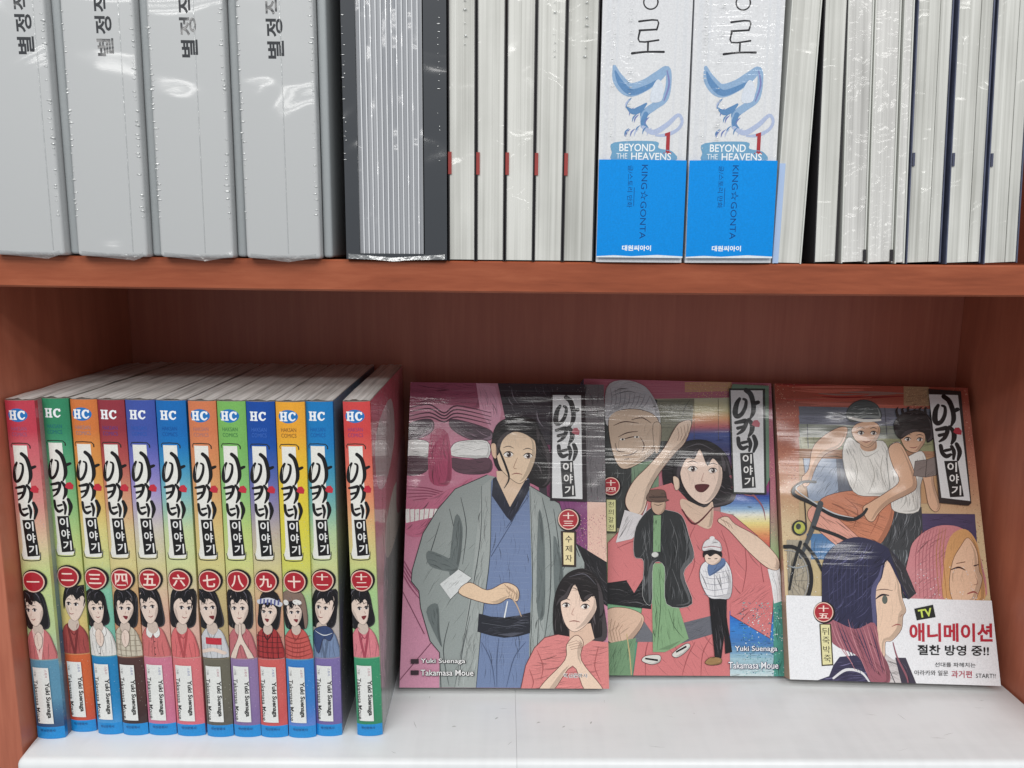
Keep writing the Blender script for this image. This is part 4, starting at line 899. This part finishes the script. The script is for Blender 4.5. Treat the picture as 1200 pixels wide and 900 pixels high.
def art15():
    A = Art(128.5, H_BOOK); rng = random.Random(15); A.auto = COVER_INK
    A.sheet([(908, 453), (1135, 456), (1171, 801), (924, 797)])
    A.grad(0, A.w, [(0, (214, 190, 144)), (95, (216, 190, 146)), (120, (206, 150, 112)), (150, (182, 104, 82)), (188, (176, 80, 62))])
    A.crop(900, 430, 4)
    for k in range(16):
        y = 95+7*k; c = rng.choice([(196, 76, 60), (150, 46, 44), (210, 110, 90), (160, 120, 110), (200, 96, 74)]); x = rng.uniform(30, 400); A.brush([(x, y), (x+150, y+rng.uniform(-8, 8)), (x+rng.uniform(260, 420), y+rng.uniform(-6, 6))], [.4, 1.6, .4], c)
    A.speck(0, 120, 14, 188, 340, .4, [(226, 170, 140), (140, 66, 56), (216, 120, 90)], rng); A.speck(112, 60, 128.5, 188, 520, .4, [(226, 180, 150), (120, 70, 60), (206, 140, 110)], rng); A.speck(0, 66, 16, 130, 260, .4, [(232, 212, 170), (190, 140, 110)], rng)
    A.poly([(640, 98), (760, 98), (760, 190), (640, 190)], (176, 140, 104)); A.speck(86, 172, 105, 187, 240, .3, [(120, 90, 70), (220, 190, 140)], rng)
    # street scene
    for (y0, y1, c) in ((198, 240, (104, 108, 122)), (240, 280, (118, 122, 140)), (280, 340, (134, 140, 128)), (340, 395, (150, 152, 110)), (395, 440, (170, 124, 92)), (440, 640, (186, 148, 110)), (640, 860, (200, 172, 128))): A.poly([(145, y0), (780, y0+6), (800, y1+6), (150, y1)], c)
    for k in range(5): A.line([(150, 230+22*k), (400, 234+22*k), (770, 232+22*k)], .2, (86, 90, 104))
    for k in range(7): A.line([(150+32*k, 340), (158+32*k, 395)], .3, (110, 112, 80))
    A.poly([(165, 440), (370, 440), (380, 630), (190, 640)], (150, 166, 190)); A.line([(165, 440), (190, 640)], .6, (86, 76, 74)); A.poly([(320, 440), (380, 440), (400, 600), (330, 600)], (104, 110, 124))
    A.line([(550, 200), (560, 330)], .5, (70, 70, 80)); A.line([(185, 280), (190, 390)], .5, (60, 64, 70))
    A.poly([(700, 690), (970, 690), (985, 900), (720, 900)], (78, 68, 104)); A.poly([(720, 430), (790, 430), (800, 640), (720, 640)], (196, 150, 104))
    A.crop(900, 620, 4)
    A.poly([(180, 30), (380, 30), (360, 330), (190, 330)], (72, 122, 172)); A.poly([(195, 150), (300, 150), (300, 330), (200, 330)], (196, 176, 128)); A.poly([(85, 60), (200, 60), (200, 330), (92, 330)], (170, 160, 140))
    A.poly([(520, -20), (700, -20), (720, 330), (540, 330)], (66, 70, 74))
    A.crop(900, 430, 4)
    sk = (222, 176, 142); so = (92, 58, 46)
    # rider in white sleeveless top
    A.poly([(560, 640), (720, 660), (730, 860), (540, 860)], (62, 64, 68))
    A.blob([(240, 640), (340, 595), (480, 590), (585, 630), (580, 740), (520, 840), (440, 850), (400, 800), (300, 720)], (206, 128, 92), so, .35)
    folds(A, [[(360, 620), (420, 680), (400, 760)], [(500, 620), (520, 700), (480, 790)], [(300, 650), (360, 680), (390, 730)]], (156, 84, 58), .6)
    A.blob([(185, 690), (250, 660), (420, 800), (520, 880), (380, 880), (220, 760)], (228, 160, 140), so, .3)
    A.blob([(350, 440), (376, 340), (440, 372), (540, 355), (575, 440), (586, 590), (500, 612), (400, 592)], (226, 224, 218), (110, 106, 100), .35)
    folds(A, [[(400, 420), (420, 500), (400, 580)], [(480, 440), (500, 520), (470, 600)], [(540, 420), (530, 500), (560, 590)], [(430, 390), (460, 430), (520, 400)]], (164, 160, 152), .5)
    A.blob([(375, 300), (330, 296), (255, 340), (208, 395), (190, 490), (158, 530), (168, 572), (196, 556), (222, 486), (270, 420), (345, 380)], sk, so, .35)
    A.blob([(440, 350), (500, 340), (510, 390), (470, 405), (436, 390)], (206, 160, 128))
    face(A, [(395, 300), (430, 272), (500, 268), (528, 300), (512, 350), (470, 386), (425, 364), (400, 335)], sk, [(436, 318, 16), (496, 318, 15)], [(444, 358), (464, 362), (484, 354)])
    A.blob([(368, 240), (390, 190), (450, 165), (515, 190), (532, 250), (460, 250), (400, 270)], (78, 84, 84), (40, 44, 44), .3); A.brush([(384, 250), (450, 262), (528, 258)], [1.4, 2.0, 1.4], (226, 226, 220))
    # second rider reading
    A.blob([(560, 400), (620, 360), (640, 430), (720, 400), (745, 470), (715, 560), (705, 680), (590, 680), (575, 600)], (224, 222, 216), (110, 106, 100), .3)
    folds(A, [[(600, 560), (650, 620), (620, 670)], [(660, 560), (680, 620), (690, 670)]], (164, 160, 152), .4)
    A.blob([(566, 390), (610, 362), (645, 400), (690, 510), (695, 570), (660, 600), (570, 645), (520, 690), (492, 730), (462, 720), (444, 668), (480, 640), (560, 590), (615, 540), (585, 470)], sk, so, .35)
    A.blob([(770, 500), (780, 560), (806, 650), (785, 682), (752, 650), (735, 560), (725, 510), (750, 470)], sk, so, .3)
    A.poly([(690, 448), (745, 440), (808, 418), (788, 512), (740, 522), (682, 516)], (132, 120, 116)); A.line([(745, 440), (738, 522)], .4, (70, 62, 60)); A.line([(690, 448), (745, 440), (808, 418), (788, 512), (740, 522), (682, 516), (690, 448)], .3, (50, 44, 44))
    face(A, [(620, 325), (660, 300), (725, 308), (738, 350), (715, 390), (688, 408), (645, 390)], sk, [(655, 345, 15), (712, 346, 14)], [(665, 384), (685, 386), (700, 380)])
    A.blob([(598, 320), (592, 270), (640, 222), (720, 212), (772, 262), (782, 330), (748, 362), (735, 320), (690, 312), (650, 330), (622, 346)], (32, 27, 29))
    for k in range(7): A.brush([(610+26*k, 240-8*(k % 2)), (604+27*k, 214-6*(k % 3)), (612+28*k, 196+6*(k % 2))], [2.0, 1.4, .2], (32, 27, 29))
    # bicycle
    mt = (74, 80, 86); dkm = (34, 36, 40)
    A.brush([(222, 550), (165, 550), (122, 580), (125, 612), (210, 652), (300, 702), (390, 722), (440, 700), (462, 672)], [1.6, 1.8, 2.2, 2.4, 2.4, 2.4, 2.2, 2.0, 1.6], dkm); A.brush([(160, 556), (130, 585), (215, 645), (310, 695), (400, 714)], [.3, .7, .8, .8, .3], (196, 202, 206))
    A.brush([(245, 650), (215, 740), (180, 830), (150, 900)], [3.6, 3.4, 2.4, 2.0], mt); A.brush([(170, 640), (178, 760)], [.7, .7], dkm)
    A.brush([(210, 760), (330, 800), (440, 860)], [2.0, 2.2, 2.2], dkm)
    A.ellipse(145, 764, 36, 36, dkm); A.ellipse(145, 764, 26, 28, (186, 190, 70)); A.ellipse(140, 758, 12, 14, (60, 66, 60))
    A.crop(900, 620, 4)
    ring = [(92+108*math.cos(a), 240+150*math.sin(a)) for a in [-1.75+3.3*i/24 for i in range(25)]]
    A.brush(ring[::3], [2.4]*len(ring[::3]), (32, 32, 36)); A.brush([(x*0.86+13, y*0.88+28) for x, y in ring[::4]], [.5]*len(ring[::4]), (160, 160, 160))
    for k in range(8): A.line([(92, 250), (92+96*math.cos(-1.5+.38*k), 245+130*math.sin(-1.5+.38*k))], .16, (120, 120, 120))
    A.brush([(150, 70), (120, 170), (96, 290)], [2.0, 1.8, 1.4], dkm); A.brush([(170, 80), (220, 140), (250, 200)], [2.2, 2.0, 1.8], dkm); A.brush([(90, 180), (130, 190), (180, 178)], [.5, .9, .5], (150, 156, 160))
    # rosy haired head at right
    A.blob([(655, 340), (660, 120), (700, 40), (790, -12), (890, -10), (960, 40), (990, 120), (1000, 340)], (206, 130, 136))
    A.blob([(830, 340), (820, 180), (850, 40), (920, 0), (975, 60), (995, 170), (1005, 340)], (214, 158, 96))
    for k in range(9): A.brush([(720+14*k, 10-2*k), (690+16*k, 120), (690+18*k, 320)], [.2, .5, .3], (170, 92, 102) if k < 6 else (176, 116, 62))
    A.blob([(862, 150), (900, 80), (935, 40), (975, 100), (985, 190), (1000, 230), (980, 300), (950, 340), (870, 340), (846, 260)], (232, 190, 156), so, .3)
    A.brush([(852, 190), (890, 178), (920, 190)], [.4, 1.1, .5], (60, 36, 38)); A.brush([(880, 160), (920, 152)], [.4, .5], (110, 70, 50)); A.brush([(962, 170), (982, 164)], [.8, .6], (60, 36, 38)); A.brush([(930, 300), (960, 290), (978, 300)], [.5, 1.0, .4], (156, 70, 66)); A.brush([(966, 210), (978, 250), (960, 258)], [.2, .3, .3], (150, 96, 76))
    # paper band
    A.auto = None; A.poly([(80, 318), (1060, 330), (1100, 760), (80, 760)], (234, 236, 240)); A.auto = COVER_INK; A.speck(2, 1, 127, 72, 420, .4, [(212, 214, 222), (234, 236, 238)], rng)
    # dark haired head in profile
    hv = (46, 46, 76); hm = (160, 92, 106)
    A.poly([(200, 720), (280, 690), (300, 640), (330, 600), (420, 590), (500, 680), (520, 730), (240, 730)], (58, 54, 84))
    A.brush([(300, 700), (360, 660), (430, 670), (470, 716)], [1.2, 1.6, 1.4, 1.0], (222, 222, 226))
    A.poly([(520, 560), (580, 610), (640, 600), (690, 720), (500, 725)], (206, 200, 200)); A.poly([(590, 600), (640, 600), (690, 722), (620, 722)], (66, 60, 76)); A.line([(530, 580), (590, 720)], .5, (80, 70, 80))
    A.blob([(500, 300), (500, 180), (560, 140), (610, 230), (624, 320), (642, 380), (628, 410), (620, 470), (575, 522), (545, 530), (540, 600), (495, 560)], (234, 200, 172), so, .3)
    A.brush([(500, 330), (530, 310), (562, 312)], [.5, 1.2, .6], (46, 36, 46)); A.ellipse(543, 332, 13, 20, (96, 104, 96)); A.brush([(498, 290), (540, 284), (580, 290)], [.3, .5, .2], (90, 60, 56)); A.brush([(576, 456), (600, 446), (618, 450)], [.3, .7, .4], (160, 80, 76)); A.brush([(624, 400), (612, 412)], [.4, .2], (150, 96, 80))
    A.blob([(248, 300), (252, 170), (300, 92), (400, 44), (500, 62), (580, 110), (640, 200), (652, 330), (610, 250), (555, 150), (530, 230), (500, 300), (492, 510), (300, 530), (250, 440)], hv)
    A.poly([(560, 90), (640, 180), (690, 300), (655, 330), (612, 240)], (54, 52, 58))
    A.blob([(262, 420), (400, 470), (494, 440), (520, 560), (560, 640), (560, 720), (480, 720), (420, 600), (300, 540)], hm)
    for k in range(13): A.brush([(285+17*k, 430+rng.uniform(-10, 30)), (320+16*k, 530), (390+13*k, 640+rng.uniform(-20, 40))], [.15, .6, .2], rng.choice([(60, 52, 84), (196, 130, 140), (120, 66, 84)]))
    for k in range(10): A.brush([(300+18*k, 110-4*k), (280+20*k, 240), (290+18*k, 400)], [.15, .5, .15], (66, 68, 104))
    A.brush([(580, 530), (600, 600), (640, 680), (650, 720)], [.6, 1.0, 1.2, .6], (150, 90, 104))
    A.auto = None
    # lettering
    A.poly([(235, 448), (290, 448), (300, 640), (245, 644)], (70, 62, 40)); A.poly([(241, 452), (284, 452), (294, 634), (250, 638)], (226, 220, 160)); A.column('뒤죽박죽', 263, 462, 34, 42, (46, 44, 34), 0.0, slant=3)
    seal(A, 255, 394, 46, '十五', 8)
    A.poly([(680, 372), (768, 352), (780, 410), (692, 426)], (36, 38, 34)); A.text('TV', 731, 391, 64, 38, (206, 226, 70), 0.03, rot=-.17)
    A.text('애니메이션', 851, 480, 388, 86, (188, 30, 52), 0.03, rot=-.01); A.text('절찬 방영 중!!', 861, 562, 334, 48, (26, 24, 26), 0.022)
    A.text('선대를 파헤치는', 870, 629, 190, 21, (44, 42, 44), 0.005); A.text('아라카와 일문', 758, 668, 158, 24, (44, 42, 44), 0.005); A.text('과거편', 900, 672, 96, 33, (180, 40, 66), 0.01); A.text('START!!', 1012, 678, 92, 20, (44, 42, 44), 0.0)
    A.crop(900, 430, 4)
    A.poly([(752, 112), (904, 122), (950, 640), (936, 652), (800, 640)], (48, 40, 40)); A.poly([(754, 138), (890, 140), (944, 630), (810, 616)], (224, 226, 228))
    title(A, 758, 140, 1.02, 1.0, 2.1, BLACK, (190, 36, 60), sk=0.098)
    return A
face_book('manga_book', 'face out manga volume with white paper band reading 애니메이션, nearest the right side panel', (178.7, 70.4, 6.2), R(-1.86), R(22.72), R(-0.59), 128.5, 15.5, art15(), (196, 150, 130), '15')

# ================================================================ upper shelf
ZS = 261.3
def shelf_z(x): return 246.3+15+sag(x)+0.1
FB = dict(streak=(26, 26, 90), wrinkle=(30, 30, 16), k=0.5, rough=0.15, crease=0.5, swell=((16, 16, 22), 10.5))
M['box_white'] = mat_plain('wrapped_pale_grey_board', (187, 189, 190), 0.5, film=FB)
M['box_side'] = mat_plain('pale_grey_board_side', (160, 165, 167), 0.5)
M['box_print'] = mat_print('wrapped_box_print', **FB)
def blisters(name, x, z0, z1, step, parent, rng, y=0.0, w=1.3, mat=None):
    """row of little puckers where the wrap is drawn round an edge"""
    bm = bmesh.new(); z = z0
    while z < z1:
        r = rng.uniform(.35, 1.0)*w*.5
        if rng.random() < .75:
            m = Matrix.Translation(Vector((x+rng.uniform(-.5, .5), y-.05, z))*MM) @ Matrix.Diagonal((r*rng.uniform(.8, 2.0)*MM, r*.5*MM, r*rng.uniform(.35, .7)*MM, 1))
            bmesh.ops.create_icosphere(bm, subdivisions=1, radius=1.0, matrix=m)
        z += step*rng.uniform(.6, 1.6)
    me = bpy.data.meshes.new(name); bm.to_mesh(me); bm.free(); me.shade_smooth()
    return link_mesh(name, me, parent, mat or M['pucker'])

def grey_box(x0, x1, xs, label, y, lean, i, mark_dx):
    rng = random.Random(40+i); w = x1-x0
    root = empty('boxed_set', (x0, y, shelf_z(x0)), (0, R(lean), 0)); tag(root, label, 'boxed set', 'pale grey boxed sets on the upper shelf')
    Hb = 236
    box('case', 0, w, 0, 128, 0.0, Hb, M['box_white'], root, 1.6, 4, True)
    if xs: box('side_board', w+0.35, xs-x0, 4.5, 124, 0.6, Hb-2, M['box_side'], root, 1.4, 3, True)
    A = Art(w, Hb)
    cx = w*mark_dx+2.6
    for k, ch in enumerate('별정직'): A.text(ch, cx+.9-0.3*k, 91.6+9.2*k, 7.6, 7.4, (60, 62, 66), 0.025, rot=math.pi/2)
    A.build('lettering', M['box_print'], lambda u, v, h: Vector((u, -h, v)), root)
    for xx in (1.1, w-1.3):
        blisters('film_pucker', xx, 18, 125, 2.2, root, rng, y=0.1, w=1.7)
    sx = w*(.86, .8, .62, .57)[i]
    sheet_mesh('film_seam', [[(sx-.25, -.06, z), (sx, -.55, z+.4), (sx+.25, -.06, z)] for z in range(2, 130, 6)], M['film'], root)
    # folded corner of the wrap hanging at the foot
    px = w*(.78, .82, .62, .57)[i]
    sheet_mesh('film_fold', [[(2, -.1, 2.2), (px*.5, -.25, 1.6), (px, -.4, 1.2), ((px+w)*.5, -.25, 1.6), (w-2, -.1, 2.2)], [(2, .1, .2), (px*.5, -.3, -.5), (px, -.8, -1.7), ((px+w)*.5, -.3, -.5), (w-2, .1, .2)]], M['film'], root)
    return root
for i, (x0, x1, xs, lab, lean, mdx) in enumerate((
    (-237.0, -203.2, -198.3, 'pale grey boxed set at the left edge of the upper shelf, cut off', 0.1, .62),
    (-197.2, -165.0, -160.0, 'pale grey boxed set with lettering just visible, second from the left edge', 0.5, .48),
    (-159.2, -125.3, -120.4, 'pale grey boxed set, third from the left, with strong shine on its wrap', 0.3, .44),
    (-119.4, -85.0, -80.4, 'pale grey boxed set standing against the black slipcase', 0.0, .40))):
    grey_box(x0, x1, xs, lab, -5.5, lean, i, mdx)

FC = dict(streak=(22, 22, 60), wrinkle=(26, 26, 14), k=0.4, rough=0.13, crease=0.4, swell=((18, 18, 24), 8))
def black_case():
    x0, x1 = -73.6, -26.6; w = x1-x0; rng = random.Random(77)
    root = empty('slipcase', (x0, -2.5, shelf_z(x0)+.1)); tag(root, 'black slipcase with grey ribbed page edges, wrapped in shiny film', 'slipcase')
    bm = bmesh.new(); Hc = 232
    for q in ((0, 6.2, 0, 128, 0, Hc), (36.6, w, 0, 128, 0, Hc), (6.2, 36.6, 0, 128, 0, 2.6), (6.2, 36.6, 118, 128, 2.6, Hc), (6.2, 36.6, 0, 118, Hc-3, Hc)): bm_box(bm, *q)
    me = bpy.data.meshes.new('case'); bm.to_mesh(me); bm.free(); link_mesh('case', me, root, M['black_board'])
    t = NT('ribbed_page_edges'); A1 = t.noise((900, 5, 5), 2, 0.6); t.l(t.ramp(A1, ((0.3, lin((134, 137, 143))), (0.7, lin((164, 166, 170))))), t.b.inputs['Base Color']); t.b.inputs['Roughness'].default_value = .6
    t.film(**FC)
    t2 = NT('pale_board_edge'); t2.b.inputs['Base Color'].default_value = (*lin((214, 216, 220)), 1); t2.film(**FC)
    n = 13; p = 30.4/n
    for k in range(n):
        box('page_block', 6.2+p*k+.05, 6.2+p*(k+1)-.62, 1.2, 117, 2.7, Hc-4, t.m, root)
    for k in range(1, n): box('board_edge', 6.2+p*k-.55, 6.2+p*k-.02, .7, 117, 2.7, Hc-4, t2.m, root)
    for xx in (.8, w-3.5): blisters('film_pucker', xx, 45, 125, 2.6, root, rng, y=-.1, w=1.2)
    sheet_mesh('film_fold', [[(1, -.2, 2.5), (14, -.4, 1.4), (22, -.7, .8), (30, -.4, 1.4), (w-1, -.2, 2.5)], [(1, -.4, .3), (14, -.7, -.2), (22, -1.2, -.9), (30, -.7, -.2), (w-1, -.4, .3)]], M['film'], root)
black_case()

M['cover_pale'] = mat_plain('pale_cover_edge', (206, 207, 202), .5); M['cover_red'] = mat_plain('dull_red_flap', (158, 62, 58), .5, var=.2)
M['cover_blue'] = mat_plain('blue_cover_edge', (92, 98, 122), .5, var=.5); M['cover_dark'] = mat_plain('dark_cover_edge', (40, 38, 42), .5, var=.3)
M['reflect_blue'] = mat_plain('pale_blue_reflection', (166, 188, 222), .5)  # cover strip with its pale blue reflection put into the base colour
M['sticker_slate'] = mat_plain('slate_index_mark', (70, 74, 96), .6)
def fore_book(name, x0, w, y, z, lean, label, group, pages, cover, marks, H=222, overhang=.5, sub=0, D=125, puck=None):
    """book shelved spine inward: the fore edge of its pages faces out"""
    root = empty(name, (x0, y, z), (0, R(lean), 0)); tag(root, label, 'book', group)
    bm = bmesh.new()
    bm_box(bm, 0, .55, 0, D, 0, H); bm_box(bm, w-.55, w, 0, D, 0, H); bm_box(bm, .55, w-.55, D-.8, D, 0, H)
    me = bpy.data.meshes.new('cover'); bm.to_mesh(me); bm.free(); link_mesh('cover', me, root, cover)
    if sub:
        ww = (w-1.2)/sub
        for k in range(sub): box('page_block', .6+ww*k+.08, .6+ww*(k+1)-.08, overhang+(.35 if k % 2 else 0), D-1, .5, H-1, pages, root)
    else: box('page_block', .6, w-.6, overhang, D-1, .5, H-1, pages, root)
    for nm, mx0, mx1, z0, z1, mt in marks: box(nm, mx0, mx1, -.12, .5+overhang, z0, z1, mt, root)
    if puck: blisters('film_pucker', puck[0], puck[1], puck[2], 4, root, random.Random(int(x0*10)), y=-.05, w=1.4)
    return root
pg = (( -26.0, 12.6, 'pale page edges of a wrapped book touching the black slipcase'), (-13.0, 13.1, 'wrapped book spine inward, second to the right of the black slipcase'), (.55, 13.2, 'wrapped book spine inward, middle of the five red marked page blocks'), (14.1, 13.4, 'wrapped book spine inward, second to the left of the blue banded spines'), (27.8, 14.5, 'pale page edges of a wrapped book touching a blue banded spine'))
for k, (x, w, lab) in enumerate(pg):
    fore_book('wrapped_book', x, w, -.4+(.5*(k % 2)), shelf_z(x), 0, lab, 'books with red marked page edges', M['pages_fore'], M['cover_dark'], [('red_mark', -.12, 1.5, 39.5, 49.5, M['cover_red'])], puck=(w*.6, 92, 122) if k in (0, 3, 4) else None)

# two thick novels, spine out
def novel_art(w):
    A = Art(w, 220); rng = random.Random(8)
    A.grad(0, w, [(0, (226, 228, 230)), (226, (214, 214, 219))])
    u = w/40.6
    ink = (46, 46, 50)
    # title syllables, thin strokes
    def st(pts, wd=.9): A.brush([(p[0]*u, p[1]) for p in pts], [wd]+[wd*.8]*(len(pts)-2)+[wd*.9], ink, 3)
    st([(16.5, 100.8), (24.8, 101.4), (24.6, 97.4)]); st([(16.8, 97.0), (24.6, 97.5)]); st([(17.0, 96.6), (17.0, 92.2), (25.6, 93.0)]); st([(20.9, 92.2), (20.9, 88.6)]); st([(13.8, 87.2), (20, 87.9), (28.2, 88.0)], 1.1)
    ring = [(21.5+3.2*math.cos(a), 109+3.0*math.sin(a)) for a in [6.283*k/14 for k in range(15)]]; st(ring, .8)
    st([(26.2, 126), (26.0, 113.5)], 1.1); st([(26.2, 119.4), (29.8, 119.2)]); st([(15.4, 122.5), (23, 122.6)], .8); ring = [(19+3*math.cos(a), 117+2.4*math.sin(a)) for a in [6.283*k/14 for k in range(15)]]; st(ring, .8); st([(17, 125.4), (21, 125.4)], .8)
    # sinuous blue water motif
    b1, b2, b3 = (92, 140, 190), (142, 176, 212), (176, 190, 222)
    A.brush([(6*u, 81.5), (8*u, 76), (13*u, 71.5), (20*u, 73.5), (26*u, 77.5), (30*u, 80.5), (31*u, 75), (29.6*u, 68), (25*u, 64.6), (20.5*u, 61), (19.5*u, 55.5)], [1.6, 5.2, 6.0, 5.2, 4.6, 3.0, 2.6, 3.0, 3.4, 3.2, 1.4], b2, 6)
    A.brush([(6.5*u, 79.5), (9*u, 74.5), (14*u, 70.5), (21*u, 72.6), (26*u, 76)], [.8, 2.6, 2.8, 2.2, .6], b1, 5)
    A.brush([(30*u, 80), (31.2*u, 74), (29.2*u, 67)], [.5, .9, .5], (128, 132, 190)); A.brush([(21*u, 61), (20*u, 57), (22*u, 55)], [2.2, 2.4, 1.0], b1)
    A.brush([(20*u, 55.2), (25*u, 53), (31*u, 56.4), (36*u, 60.8), (38*u, 58), (36*u, 54.4), (31*u, 52), (26*u, 51.6)], [1.6, 2.4, 2.2, 1.6, 1.4, 1.5, 1.6, .8], b3, 5)
    for k in range(16):
        x, y = rng.uniform(11, 24), rng.uniform(54, 68); A.brush([(x*u, y), ((x-1.5)*u, y-1.4), ((x-2)*u, y-3.4)], [.2, .7, .15], rng.choice([b1, (110, 128, 190), b3]))
    A.brush([(12*u, 64), (15*u, 62), (18*u, 63), (21*u, 65.5)], [.6, 2.4, 2.8, 1.0], b1)
    for x0 in (24, 27.5): pass
    A.blob([(23*u, 66.5), (28*u, 67), (28.6*u, 73), (26*u, 76.2), (23.4*u, 72)], (214, 222, 234))
    # volume number and English title
    r = (176, 44, 52)
    A.poly([(30.2*u, 52.6), (32.6*u, 53.4), (32.6*u, 44.6), (33.6*u, 44.0), (33.6*u, 43.6), (29.8*u, 43.6), (29.8*u, 44.0), (30.9*u, 44.6), (30.9*u, 51.6), (30.2*u, 51.4)], r)
    A.blob([(7*u, 48.4), (26*u, 49), (27.5*u, 46), (34*u, 44.6), (34.5*u, 40.4), (8*u, 40.2), (6*u, 44)], (108, 166, 204))
    A.text('BEYOND', 17.6*u, 46.2, 16.5*u, 3.4, (244, 248, 250), 0.012); A.text('THE', 10.6*u, 42.4, 5*u, 2.4, (232, 242, 248), 0.0); A.text('HEAVENS', 24.2*u, 42.3, 18.6*u, 3.3, (244, 248, 250), 0.012)
    return A
def band_art(w):
    """blue paper band round the foot of the spine"""
    B = Art(w, 44.4); B.dull = 0.0; u = w/40.6
    B.grad(0, w, [(0, (0, 140, 226)), (44.4, (0, 143, 230))])
    B.poly([(0, 0), (w, 0), (w, .7), (w*.7, 1.3), (w*.4, .6), (w*.2, 1.0), (0, .5)], (226, 234, 240))
    dk = (12, 66, 130)
    B.text('KING☆GONTA', 21.4*u, 25.4, 33.5, 3.6*u, dk, 0.0, rot=-math.pi/2)
    B.text('글/스토리 만화', 14.6*u, 32.4, 19.0, 2.4*u, dk, 0.0, rot=-math.pi/2); B.line([(16.6*u, 32), (16.6*u, 23.5)], .25, dk)
    B.text('대원씨아이', 18.6*u, 4.4, 13.6*u, 2.6, (240, 246, 250), 0.03)
    return B
M['band'] = mat_print('blue_band_print', streak=(60, 60, 60), wrinkle=(60, 60, 14), k=.3, coat=0.45)
for k, (x0, w, lab) in enumerate(((43.5, 40.5, 'thick white novel with blue band and numeral 1, touching the pale page edges'), (85.6, 40.8, 'thick white novel with blue band and numeral 1, beside the leaning page blocks'))):
    rng = random.Random(60+k)
    root = empty('thick_novel', (x0, -1.6, shelf_z(x0+20)), (0, R(-.05-.4*k), 0)); tag(root, lab, 'book', 'thick novels with blue bands')
    bm = bmesh.new()
    n = 12; prof = [(0, 122), (0, 1.5)] + [(w*i/n, 1.0-1.0*(1-abs(2*i/n-1)**3)) for i in range(n+1)] + [(w, 1.5), (w, 122), (w-.6, 122), (w-.6, 1.9), (.6, 1.9), (.6, 122)]
    a = [bm.verts.new(Vector((x, y, 0))*MM) for x, y in prof]; b = [bm.verts.new(Vector((x, y, 226))*MM) for x, y in prof]
    for q in range(len(prof)): bm.faces.new((a[q], a[(q+1) % len(prof)], b[(q+1) % len(prof)], b[q]))
    bm.faces.new(a[::-1]); bm.faces.new(b); bmesh.ops.recalc_face_normals(bm, faces=bm.faces)
    me = bpy.data.meshes.new('cover'); bm.to_mesh(me); bm.free(); set_ink(me, [(*lin((218, 220, 224)), 1)]*len(me.vertices)); link_mesh('cover', me, root, M['cover_plain'])
    fy = lambda u: 1.0-1.0*(1-abs(2*u/w-1)**3)
    novel_art(w).build('spine_print', M['print_top'], lambda u, v, h: Vector((u, fy(u)-h*.6, v+6)), root, slices=8)
    bnd = band_art(w).build('paper_band', M['band'], lambda u, v, h: Vector((u, fy(u)-1.7-h*.5, v+2.2)), root, slices=8)
    box('page_block', .8, w-.8, 2.2, 120, .6, 225, M['pages_top'], root)
    for xx in (w*.13, w*.32 if k == 0 else w*.3): blisters('film_pucker', xx, 52, 122, 2.0, root, rng, y=-1.2, w=1.2)

# leaning page blocks at the right end
rb = ((127.6, 13.6, 0.6, 'cover_pale', 'pages_fore', 0, 'wrapped book spine inward, leaning against the blue banded novel', [('blue_reflection', -.1, 2.6, .2, 46, 'reflect_blue')], None),
      (147.4, 10.8, -1.8, 'cover_dark', 'pages_fore', 0, 'thin wrapped book spine inward, just past the dark wedge gap', [], None),
      (160.3, 11.6, -2.9, 'cover_pale', 'pages_crinkle', 0, 'page edges under crinkled shiny film, left one of two crinkled books', [('dark_mark', 10.4, 11.7, 0.5, 6, 'cover_dark')], None),
      (173.2, 11.8, -3.1, 'cover_pale', 'pages_crinkle', 0, 'page edges under crinkled shiny film, right one of two crinkled books', [('dark_mark', 10.6, 11.9, .5, 6, 'cover_dark')], None),
      (185.9, 4.6, -3.0, 'cover_pale', 'pages_crinkle', 0, 'thin grey booklet squeezed between crinkled film and the blue covered bundle', [], None),
      (191.6, 16.4, -2.7, 'cover_blue', 'pages_fore', 3, 'wrapped bundle of thin books with blue covers, left of the three bundles', [('index_mark', .9, 1.9, 45, 51, 'sticker_slate')], None),
      (210.2, 16.6, -2.9, 'cover_blue', 'pages_fore', 3, 'wrapped bundle of thin books with blue covers, middle of the three bundles', [('index_mark', .9, 1.9, 45, 51, 'sticker_slate')], None),
      (228.7, 16.2, -3.1, 'cover_blue', 'pages_fore', 3, 'wrapped bundle of thin books at the far right end of the upper shelf', [('index_mark', .9, 1.9, 45, 51, 'sticker_slate')], None))
for k, (x, w, lean, cv, pgm, sub, lab, mk, pu) in enumerate(rb):
    fore_book('wrapped_book', x, w, .2+.5*(k % 2), shelf_z(x)+(.35 if lean < 0 else 0)+abs(math.sin(R(lean)))*0, lean, lab, 'leaning books with pale page edges', M[pgm], M[cv], [(a, b, c, d, e, M[f]) for a, b, c, d, e, f in mk], sub=sub, puck=pu)
